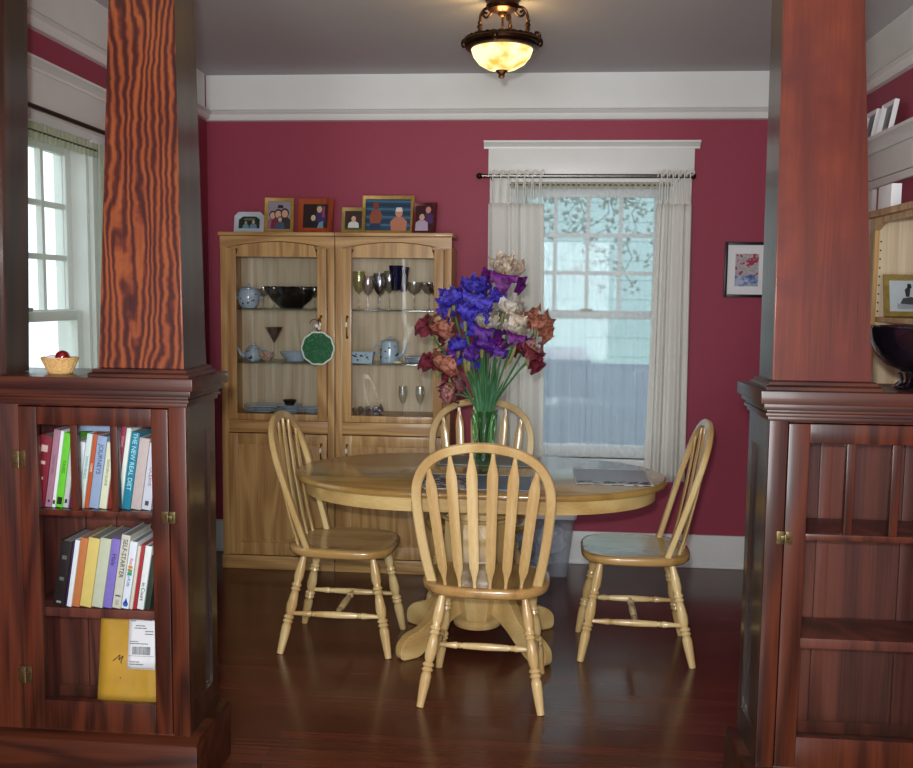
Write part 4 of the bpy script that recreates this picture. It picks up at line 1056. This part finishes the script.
SIL = plain('pale silver frame', '#c4d2da', .3, .3, var=.08); CH = wood('cherry wood frame', '#6e2410', '#a2481c', 'Z', 6, 5, 8, .35, .4)
ZT = 1.823
L = []; figure(L, -.02, .02, .05, '#a58c78', '#5f8c90', '#20241f'); figure(L, .022, .02, .055, '#b09a88', '#6c7c94', '#2a2a24'); L.append(('#5a6b58', [(-.03, .07), (.03, .07), (.03, .082), (-.03, .082)]))
pframe('picture_frame', 'pale silver eight-sided frame, lowest of the row on the cabinet', (-1.565, 5.03, ZT), .165, .115, .024, SIL, '#1e2a26', L, cut=.022)
L = []
for cx, c, h_ in ((-.035, '#8a5c6a', .10), (-.005, '#6e2030', .11), (.03, '#2b2622', .115), (.005, '#3c4a66', .07)): figure(L, cx, .024, h_, '#c49a84', c, '#2a1e1c')
L.append(('#15141a', [(-.01, .14), (.022, .14), (.02, .156), (-.006, .158)]))
pframe('picture_frame', 'gold wood frame with a family group, second on the cabinet', (-1.403, 5.04, ZT), .160, .196, .019, G1, '#8d8790', L, rz=.12)
L = []; figure(L, .02, .06, .10, '#c9a58c', '#3b2a5e', '#20302a'); figure(L, -.012, .02, .09, '#c4b290', '#16141c', '#1a1614'); L.append(('#1c3a2a', [(-.01, .158), (.045, .15), (.04, .168), (.0, .17)])); L.append(('#6e8aa0', [(.01, .02), (.045, .02), (.042, .07), (.02, .06)])); L.append(('#8a3a60', [(.035, .09), (.05, .09), (.05, .15), (.038, .15)]))
t = pframe('picture_frame', 'wide reddish cherry frame with two children dressed up', (-1.205, 5.04, ZT), .195, .192, .03, CH, '#2a1416', L)
L = []; figure(L, .0, .018, .085, '#c4a48c', '#c9ccc4', '#2e2018'); L.append(('#46502c', [(-.05, .015), (.05, .015), (.05, .032), (-.05, .032)]))
pframe('picture_frame', 'small olive gold frame with a child in a white shirt', (-.992, 5.02, ZT), .130, .142, .019, G2, '#3a221e', L)
L = []
for k in range(7): L.append((['#3c6480', '#1c3348'][k % 2], [(-.13, .19-k*.022), (.13, .186-k*.022), (.13, .174-k*.022), (-.13, .178-k*.022)]))
L.append(('#1e3450', [(-.10, .015), (-.035, .015), (-.04, .06), (-.095, .06)]))
L.append(('#8a4a34', [(-.095, .06), (-.04, .06), (-.03, .10), (-.045, .135), (-.085, .135), (-.10, .10)])); L.append(('#7a3a2a', [(-.067+.017*cos(a*pi/8), .158+.022*sin(a*pi/8)) for a in range(16)]))
L.append(('#b4745a', [(.02, .015), (.10, .015), (.105, .07), (.08, .095), (.04, .095), (.015, .07)])); L.append(('#c48a6c', [(.06+.02*cos(a*pi/8), .118+.024*sin(a*pi/8)) for a in range(16)])); L.append(('#d6cfc4', [(.04, .125), (.08, .125), (.075, .148), (.046, .148)]))
pframe('picture_frame', 'largest gold frame, two shirtless children before blue water', (-.814, 5.06, ZT), .285, .212, .019, G1, '#23405a', L)
L = []; figure(L, .018, .06, .10, '#c08a78', '#4a2a5a', '#2a1a18'); figure(L, -.015, .02, .10, '#c99a8c', '#b0a0b4', '#20140f')
pframe('picture_frame', 'dark red and gilt frame at the right end, woman in a pale top', (-.615, 5.05, ZT), .13, .172, .016, plain('dark cherry gilt frame', '#5a1f22', .3, .3, var=.4, vs=40), '#3a1018', L, rz=-.12)
# small framed picture on the back wall
m, nt, out = nodes('loose blossom print'); bb = pbsdf(nt, out, .6); mp = coords(nt); nz = N(nt, 'ShaderNodeTexNoise'); nz.inputs['Scale'].default_value = 38; nt.links.new(mp.outputs[0], nz.inputs['Vector'])
sp = N(nt, 'ShaderNodeSeparateXYZ'); nt.links.new(mp.outputs[0], sp.inputs[0])
r1 = ramp(nt, [(.40, lin('#3b5f9c')), (.6, lin('#aab6cc'))]); r2 = ramp(nt, [(.42, lin('#9c3048')), (.5, lin('#b8b4bc')), (.6, lin('#a4a0a0'))])
nt.links.new(nz.outputs['Fac'], r1.inputs[0]); nt.links.new(nz.outputs['Fac'], r2.inputs[0])
mk = N(nt, 'ShaderNodeMath', operation='GREATER_THAN'); mk.inputs[1].default_value = .12; nt.links.new(sp.outputs[2], mk.inputs[0])
mx = N(nt, 'ShaderNodeMix', data_type='RGBA'); nt.links.new(mk.outputs[0], mx.inputs['Factor']); nt.links.new(r1.outputs[0], mx.inputs['A']); nt.links.new(r2.outputs[0], mx.inputs['B']); nt.links.new(mx.outputs['Result'], bb.inputs['Base Color'])
PRN = m
t = thing('wall_picture', 'small black-framed print with a white mat on the crimson wall', 'picture', (1.125, YB, 1.508))
b = MB()
for a in ((-.12, -.104, 0, .298), (.104, .12, 0, .298), (-.104, .104, 0, .016), (-.104, .104, .282, .298)): b.box(a[0], a[1], -.02, 0, a[2], a[3], .002)
b.build('frame', M['black'], t); MB().box(-.104, .104, -.008, -.001, .016, .282).build('mat_board', M['white'], t)
MB().box(-.062, .062, -.0095, -.008, .06, .235).build('print', PRN, t)

# ------------------------------------------------------------------ curtains
CUR = cloth_mat('unbleached cotton', '#f0f0ea', 1.0, .3); SHR = cloth_mat('white voile', '#e6ecf0', .34, .5)
def curtain(b, xt, xb, z0, z1, y, folds, amp, seed, nu=90, nv=30, wav=.0, P=None):
    def f(u, v):
        x = (xb[0]+(xb[1]-xb[0])*u)*(1-v)+(xt[0]+(xt[1]-xt[0])*u)*v
        ph = seed+folds*2*pi*u+.9*sin(3.1*u*pi+seed)+.25*sin(4*v+seed)
        a = amp*(.55+.45*(1-v))
        yy = y+a*sin(ph)+a*.4*sin(ph*2.3+seed+v*1.5)
        z = z0+(z1-z0)*v+wav*sin(ph)*(1-v)
        p = Vector((x+.25*a*cos(ph), yy, z))
        return P(p) if P else p
    return b.sheet(f, nu, nv)
t = thing('curtain_rod', 'pewter curtain rod with dark ball ends over the back window', 'curtain rod', (.240, YB-.085, 2.147))
MB().tube([(-.56, 0, 0), (.556, 0, 0)], .0105, 14).build('rod', M['rod'], t)
for s in (-1, 1):
    b = MB(); b.sphere((s*.570, 0, 0), .016); b.lathe([(.012, 0), (.014, .006), (.012, .012)], (s*.555, 0, 0), 14, (s, 0, 0)); b.build('finial', M['darkmetal'], t)
    b = MB(); b.tube([(s*.50, .0, -.012), (s*.50, .03, -.02), (s*.50, .060, -.02)], .005); b.build('bracket', M['darkmetal'], t)
def panel(label, xt, xb, seed, ties):
    t = thing('window_curtain', label, 'curtain', (0, YB-.085, 0), 0)
    b = MB(); curtain(b, xt, xb, .50, 2.0, 0, 3.2, .017, seed); b.build('cloth', CUR, t, ang=180, solid=.0015)
    for i in range(ties):
        u = (i+.5)/ties; x = xt[0]+(xt[1]-xt[0])*u
        b = MB()
        for s in (-1, 1): b.tube(spline([(x+s*.003, .0, 1.995), (x+s*.006, -.012*s, 2.07), (x, -.0155*s, 2.147), (x, 0, 2.163)], 5), .0032, 6, .6)
        b.tube(spline([(x, -.016, 2.165), (x+.014, -.022, 2.178), (x+.02, -.02, 2.16), (x+.004, -.018, 2.15), (x-.016, -.02, 2.172), (x-.02, -.02, 2.14)], 4), .0026, 6); b.build('tie', CUR, t)
panel('left unbleached cotton curtain hanging by ties beside the cabinet', (-.278, .022), (-.27, .05), 1.3, 7)
panel('right unbleached cotton curtain hanging by ties', (.628, .808), (.60, .815), 4.1, 6)
t = thing('sheer_curtain', 'thin white voile curtain across the back window', 'curtain', (0, YB-.034, 0))
b = MB(); curtain(b, (-.16, .70), (-.16, .70), .615, 2.10, 0, 11, .006, .4, 200, 8); b.build('voile', SHR, t, ang=180)
b = MB(); curtain(b, (-.16, .70), (-.16, .70), 2.085, 2.122, -.003, 30, .0035, 2.4, 300, 2); b.build('ruffle', cloth_mat('gathered voile', '#c9c6b2', .85, .4), t, ang=180)
MB().tube([(-.17, 0, 2.105), (.71, 0, 2.105)], .004).build('sheer_rod', M['rod'], t)
# left window: sheer curtain with a rod
PL = lambda p: Vector((-p.y, p.x, p.z))
t = thing('curtain_rod', 'dark slim curtain rod over the left wall window', 'curtain rod', (XL+.085, 3.40, 2.148))
MB().tube([(0, -.55, 0), (0, .55, 0)], .009, 12).build('rod', M['darkmetal'], t)
for s in (-1, 1):
    MB().sphere((0, s*.558, 0), .015).build('finial', M['darkmetal'], t)
    b = MB(); b.tube([(0, s*.548, -.01), (-.03, s*.548, -.02), (-.06, s*.548, -.02)], .005); b.build('bracket', M['darkmetal'], t)
t = thing('sheer_curtain', 'thin greenish white sheer curtain at the left wall window', 'curtain', (XL+.035, 0, 0))
b = MB(); curtain(b, (2.93, 3.95), (2.93, 3.93), .62, 2.08, 0, 8, .004, 1.1, 220, 8, P=PL); b.build('voile', cloth_mat('greenish voile', '#d6e2d6', .22, .5), t, ang=180)
b = MB(); curtain(b, (2.93, 3.95), (2.93, 3.95), 2.05, 2.11, 0, 30, .004, .2, 300, 2, P=PL); b.build('ruffle', cloth_mat('gathered lace', '#c4c6ae', .7, .5), t, ang=180)
MB().tube([(0, 2.92, 2.08), (0, 3.96, 2.08)], .004).build('sheer_rod', M['rod'], t)
t = thing('window_curtain', 'gathered greenish sheer panel at the right of the left wall window', 'curtain', (XL+.075, 0, 0))
b = MB(); curtain(b, (3.77, 3.96), (3.73, 3.95), .6, 2.095, 0, 6, .010, 2.1, 110, 10, P=PL); b.build('cloth', cloth_mat('pleated greenish voile', '#c2cebe', .75, .45), t, ang=180)

# ------------------------------------------------------------------ ceiling lamp
LX, LY = -.166, 3.95
t = thing('ceiling_lamp', 'bronze semi-flush ceiling lamp with lit amber glass bowl', 'lamp', (LX, LY, ZC))
b = MB(); b.lathe([(.001, 0), (.07, 0), (.072, -.012), (.066, -.02), (.068, -.035), (.06, -.05), (.045, -.056), (.02, -.06), (.016, -.07), (.006, -.078), (.001, -.078)], seg=32); b.build('canopy', M['bronze'], t)
b = MB(); b.tube([(0, 0, -.07), (0, 0, -.27)], .0045, 10); b.build('stem', M['bronze'], t)
b = MB(); b.lathe([(.125, -.208), (.140, -.208), (.150, -.202), (.146, -.195), (.158, -.190), (.163, -.180), (.155, -.171), (.135, -.168), (.128, -.172), (.125, -.208)], seg=48)
b.tube([(.153*cos(2*pi*i/72), .153*sin(2*pi*i/72), -.170+.0022*((-1)**i)) for i in range(73)], .0045, 6); b.build('ring', M['bronze'], t)
for ang in (18, 75, 152):
    a = R(ang); c_, s_ = cos(a), sin(a)
    b = MB(); pts = [(.045, -.052), (.060, -.034), (.085, -.034), (.104, -.056), (.108, -.095), (.110, -.135), (.122, -.160), (.146, -.164), (.160, -.150), (.158, -.132), (.144, -.128), (.138, -.140)]
    b.tube([Vector((p.x*c_, p.x*s_, p.y)) for p in spline([Vector(p) for p in pts], 6)], .0062, 8)
    pts = [(.05, -.05), (.072, -.068), (.09, -.060), (.086, -.047), (.074, -.052)]
    b.tube([Vector((p.x*c_, p.x*s_, p.y)) for p in spline([Vector(p) for p in pts], 5)], .005, 8)
    b.lathe([(.001, -.125), (.010, -.12), (.007, -.11), (.0125, -.10), (.007, -.09), (.010, -.082), (.001, -.076)], (.108*c_, .108*s_, 0), 12); b.build('scroll_arm', M['bronze'], t)
for ang in (-8, 100, 188, 262):
    a = R(ang); MB().sphere((.156*cos(a), .156*sin(a), -.186), .0125, 1, 1, 1.5).build('leaf_boss', M['bronze'], t)
m, nt, out = nodes('lit amber alabaster glass'); lw = N(nt, 'ShaderNodeTexNoise'); lw.inputs['Scale'].default_value = 14; mp = coords(nt); nt.links.new(mp.outputs[0], lw.inputs['Vector'])
sp = N(nt, 'ShaderNodeSeparateXYZ'); nt.links.new(mp.outputs[0], sp.inputs[0])
r = ramp(nt, [(.36, lin('#d9a444')), (.58, lin('#ffe9ae'))]); nt.links.new(lw.outputs['Fac'], r.inputs[0])
e = N(nt, 'ShaderNodeEmission'); e.inputs[1].default_value = 1.75; nt.links.new(r.outputs[0], e.inputs[0]); nt.links.new(e.outputs[0], out.inputs[0]); LAMP_E = e
b = MB(); b.lathe([(.128, -.2), (.125, -.212), (.116, -.236), (.094, -.263), (.06, -.282), (.025, -.290), (.001, -.291), (.001, -.288), (.058, -.279), (.091, -.260), (.113, -.233), (.121, -.212), (.124, -.2)], seg=48); b.build('glass_bowl', m, t)
b = MB(); b.lathe([(.001, -.286), (.024, -.286), (.026, -.292), (.018, -.298), (.012, -.306), (.014, -.313), (.008, -.32), (.001, -.322)], seg=20); b.build('finial', M['bronze'], t)

# ------------------------------------------------------------------ storage tub under the window
t = thing('storage_tub', 'clear plastic storage tub with white lid on the floor below the window', 'tub', (.03, 5.07, 0))
TB = cloth_mat('milky tub plastic', '#cdd4e0', .26, .4)
def rr_(w, d, z, n=6, r=.03):
    out = []
    for cx, cy, a0 in ((w-r, d-r, 0), (-w+r, d-r, 90), (-w+r, -d+r, 180), (w-r, -d+r, 270)):
        out += [(cx+r*cos(R(a0+90*i/n)), cy+r*sin(R(a0+90*i/n)), z) for i in range(n+1)]
    return out
b = MB(); b.ring_loft([rr_(.155, .115, .002), rr_(.19, .13, .33), rr_(.187, .127, .33), rr_(.152, .112, .006)]); b.build('tub_body', TB, t)
b = MB(); b.ring_loft([rr_(.198, .138, .322), rr_(.2, .14, .34), rr_(.195, .135, .35), rr_(.17, .11, .352), rr_(.165, .105, .346)]); b.build('lid', M['white'], t)
q = random.Random(9)
for i, (c, lab) in enumerate((('#d2d6e8', 'bundle of lilac plastic wrap inside the tub'), ('#34505a', 'dark teal folded cloth inside the tub'), ('#ccd2da', 'crumpled pale plastic bag inside the tub'))):
    cx = (.075, -.075, .03)[i]; cz = (.18, .12, .08)[i]
    b = MB(); b.sphere((0, 0, 0), (.072, .055, .045)[i], 1.0, 1.0, [1.2, 1.0, .8][i], 14)
    for v in b.bm.verts: v.co += Vector(noise.noise_vector(v.co*26+Vector((i, 0, 0))))*.022
    b2 = b.build('plastic_bundle' if i != 1 else 'folded_cloth', plain('bundle %d' % i, c, .2, coat=.5, var=.35, vs=30, bump=.5), None, ang=30); b2.location = (.03+cx, 5.07-(.02 if i != 2 else .0), cz+(.0 if i != 2 else -.03)); tag(b2, lab, 'bundle')

# ------------------------------------------------------------------ oak hutch on the right wall
t = thing('oak_hutch', 'tall oak hutch with arched top rail against the right wall', 'cabinet')
hx, hy0, hy1 = 1.225, 2.93, 3.64
b = MB(); b.box(hx, XR-.001, hy1-.02, hy1, 0, 1.80); b.box(hx, XR-.001, hy0, hy0+.02, 0, 1.80); b.build('side_panels', M['oak_back'], t)
b = MB(); b.box(XR-.035, XR-.02, hy0+.02, hy1-.02, .05, 1.80); b.build('back_board', M['oak_back'], t)
b = MB(); b.box(hx-.02, XR-.001, hy0-.02, hy1+.025, 1.80, 1.825, .006); b.build('top_board', M['oak'], t)
ar = [(hy0+.05+(hy1-hy0-.10)*i/24, 1.755+.024*min(1, 3*sin(pi*i/24))) for i in range(25)]
b = MB(); b.prism([(hy0, 1.755)]+ar+[(hy1, 1.755), (hy1, 1.80), (hy0, 1.80)], hx-.002, hx+.014, 'YZ'); b.build('arched_rail', M['oak'], t)
b = MB(); b.box(hx-.002, hx+.014, hy1-.05, hy1, 0, 1.755, .002); b.box(hx-.002, hx+.014, hy0, hy0+.05, 0, 1.755, .002); b.build('face_stiles', M['oak'], t)
for z in (1.44, 1.12): MB().box(hx+.016, XR-.036, hy0+.021, hy1-.021, z-.018, z, .002).build('shelf', M['oak'], t)
b = MB(); b.box(hx+.014, XR-.036, hy0+.02, hy1-.02, .80, .83); b.box(hx, hx+.014, hy0+.05, hy1-.05, .06, .80, .002); b.build('lower_case', M['oak'], t)
for z in [1.46+.032*i for i in range(9)]: MB().lathe([(.0035, 0), (.0035, .0006), (.001, .0006)], (hx+.03, hy1-.0201, z), 8, (0, -1, 0)).build('shelf_pin_hole', cover('#3c2c14'), t)
L = [('#3a3c40', [(-.02, .05), (.03, .045), (.045, .06), (.02, .075), (-.01, .07)]), ('#2a2a2e', [(.0, .075), (.012, .075), (.016, .105), (.006, .112), (-.004, .1)]), ('#17171a', [(.004, .105), (.02, .107), (.018, .122), (.006, .124)]), ('#8a9098', [(-.03, .03), (.04, .03), (.04, .045), (-.03, .05)])]
pframe('picture_frame', 'olive gold frame with an ink bird sketch on the hutch shelf', (1.315, 3.50, 1.441), .155, .155, .02, G2, '#a9b3b6', L, rz=-.05, lean=14, group=None)
o = MB().box(-.018, .018, -.065, .065, 0, .09, .002).build('card_box', M['white']); o.location = (1.262, 3.578, 1.8255); tag(o, 'small white card box on top of the oak hutch', 'box')
pframe('leaning_frame', 'large light wood frame leaning on top of the oak hutch', (1.315, 3.32, 1.8275), .34, .36, .022, M['oak'], '#6f7674', [], rz=-pi/2, lean=22, group=None)
for i, (y, lab) in enumerate(((4.45, 'small white frame on the head casing nearer the corner'), (4.24, 'small white frame on the head casing nearer the camera'))):
    pframe('picture_frame', lab, (XR-.05, y, 2.2105), .15, .13, .014, M['white'], '#77787c', [('#55565c', [(-.03, .03), (.03, .03), (.02, .09), (-.02, .09)])], rz=-pi/2, lean=10, depth=.02, group='small frames on the head casing')

# ------------------------------------------------------------------ outside
struct(MB().box(-14, 12, 5.5, 18, -.6, -.5).build('ground_back', plain('lawn', '#6f8a52', .9, var=.3, vs=3)))
struct(MB().box(-14, -2.1, -6, 5.5, -.6, -.5).build('ground_left', plain('side lawn', '#7f9862', .9, var=.3, vs=3)))
GF = plain('grey painted fence', '#76869a', .6, var=.08, vs=6)
t = thing('garden_fence', 'grey board fence outside the back window with a taller panel', 'fence', (0, 7.2, -.5))
for i in range(7):
    x = -2.1+i*.62; h = 1.50 if i != 3 else 1.62
    b = MB()
    for k in range(5): b.box(x+k*.124+.002, x+k*.124+.122, -.012, .012, 0, h, .004)
    b.build('fence_panel', GF, t)
for i in range(8): MB().box(-2.1+i*.62-.03, -2.1+i*.62+.03, .013, .07, 0, 1.55, .005).build('fence_post', GF, t)
# climbing vine hanging outside the back window
t = thing('sky_blocking_house', 'added pale blue-green house wall blocking the sky beyond the garden fence', 'house', (0, 11, -.5))  # house added to hide the bright sky and dim the back window
HW = plain('pale blue green siding', '#a9c4c6', .8, var=.06, vs=2)
b = MB()
for k in range(26): b.prism([(0, k*.22), (0, k*.22+.22), (-.008, k*.22)], -5, 7, 'YZ')
b.box(-5, 7, .001, 3, 0, 5.7); b.build('siding_wall', HW, t)
MB().prism([(-.5, 5.7), (3.5, 5.7), (1.5, 6.4)], -5.4, 7.4, 'YZ').build('roof', cover('#5a6064'), t)
b = MB(); b.box(2.2, 3.2, -.06, 0, 2.0, 3.6, .01); b.build('window_frame', M['trim'], t)
LF = [plain('vine leaf', '#9ab8ac', .6, var=.3, vs=9), plain('pale vine leaf', '#86ab80', .5, var=.3, vs=9)]
q = random.Random(21)
t = thing('hanging_vine', 'green vine hanging down outside the top of the back window', 'vine', (0, 5.95, 0))
b = MB(); bs = MB()
for s in range(16):
    x0 = -.25+q.random()*1.2; L_ = q.uniform(.35, 1.0); pts = []
    for j in range(12):
        pts.append(Vector((x0+.05*sin(j*.9+s)+.01*j*q.uniform(-1, 1), .12*q.uniform(-1, 1)*.3, 2.55-L_*j/11)))
    bs.tube(pts, .003, 5)
    for p in pts:
        for r_ in range(5):
            c = p+Vector((q.uniform(-.06, .06), q.uniform(-.05, .05), q.uniform(-.04, .04))); sz = q.uniform(.014, .026); a = q.uniform(0, 6.28); tl = q.uniform(-.7, .7)
            d = Vector((cos(a), tl, sin(a))).normalized()*sz; e_ = Vector((-sin(a), q.uniform(-.4, .4), cos(a)))*sz*.6
            b._face([b.bm.verts.new(v) for v in (c-d, c+e_, c+d, c-e_)])
o = b.build('leaves', LF[0], t, solid=.001); o['kind'] = 'stuff'
bs.build('vine_stems', cover('#4c4a30'), t)
def shrub(label, loc, r, h, mt, n=700):
    t = thing('garden_shrub', label, 'shrub', loc, 0)
    b = MB()
    for i in range(n):
        v = Vector((q.gauss(0, 1), q.gauss(0, 1), q.gauss(0, 1))).normalized()*q.uniform(.6, 1); c = Vector((v.x*r, v.y*r, h*.55+v.z*h*.5)); sz = q.uniform(.03, .07)
        a = Vector((q.gauss(0, 1), q.gauss(0, 1), q.gauss(0, 1))).normalized()*sz; e_ = a.orthogonal().normalized()*sz*.5
        b._face([b.bm.verts.new(p) for p in (c-a, c+e_, c+a, c-e_)])
    o = b.build('foliage', mt, t); o['kind'] = 'stuff'
    b = MB()
    for k in range(5): b.tube([(0, 0, 0), (r*.5*cos(k*1.3), r*.5*sin(k*1.3), h*.7)], .02, 6)
    b.build('stems', cover('#4a3a28'), t)
shrub('bushy green shrub outside the left wall window', (-5.2, 7.0, -.5), .9, 1.9, LF[1])
shrub('low shrub outside, nearer end of the left wall window', (-4.6, 5.2, -.5), .55, 1.25, LF[0])

# ------------------------------------------------------------------ light
w = bpy.data.worlds.new('World'); S.world = w; w.use_nodes = True; nt = w.node_tree; nt.nodes.clear()
o_ = nt.nodes.new('ShaderNodeOutputWorld'); bg = nt.nodes.new('ShaderNodeBackground'); bg.inputs[0].default_value = (.80, .93, 1.0, 1); bg.inputs[1].default_value = 2.2
nt.links.new(bg.outputs[0], o_.inputs[0])
def light(name, kind, loc, power, col, rot=(0,0,0), size=None, sy=None):
    l = bpy.data.lights.new(name, kind); l.energy = power; l.color = col
    if kind == 'AREA':
        l.shape = 'RECTANGLE'; l.size = size; l.size_y = sy or size
    elif size is not None: l.shadow_soft_size = size
    o = bpy.data.objects.new(name, l); o.location = loc; o.rotation_euler = rot; C.objects.link(o); return o
light('front_fill_light', 'AREA', (-.15, YF-.05, 1.45), 120, (.92, .96, 1), (R(90), 0, 0), 2.1, 1.5)  # soft fill added behind the camera, set in the unseen front wall's opening
light('camera_flash', 'AREA', (-.05, -.03, 1.62), 52, (1, .97, .93), (R(85), 0, R(5)), .07, .05)
light('lamp_bulb', 'POINT', (LX, LY, ZC-.11), 3.0, (1, .62, .22), size=.03)
light('lamp_bulb', 'POINT', (LX, LY, ZC-.40), 1.0, (1, .75, .4), size=.06)

# ------------------------------------------------------------------ camera
Mw = None
def cam():
    p, y, r = .0938, .0849, .0118
    f = Vector((-sin(y), cos(y), 0)); rt = Vector((cos(y), sin(y), 0)); up = Vector((0, 0, 1))
    f2 = f*cos(p)-up*sin(p); u2 = up*cos(p)+f*sin(p)
    r3 = rt*cos(r)+u2*sin(r); u3 = -rt*sin(r)+u2*cos(r)
    m = Matrix((r3, u3, -f2)).transposed().to_4x4(); m.translation = (0, 0, 1.5)
    c = bpy.data.cameras.new('camera'); o = bpy.data.objects.new('camera', c); C.objects.link(o); o.matrix_world = m
    c.sensor_fit = 'HORIZONTAL'; c.sensor_width = 36; c.lens = 940.8/913*36; c.clip_start = .02; c.clip_end = 100
    S.camera = o
cam()
S.view_settings.view_transform = 'Standard'; S.view_settings.look = 'None'; S.view_settings.gamma = 1; S.view_settings.exposure = 0
S.view_settings.use_curve_mapping = False
S.cycles.transparent_max_bounces = 48
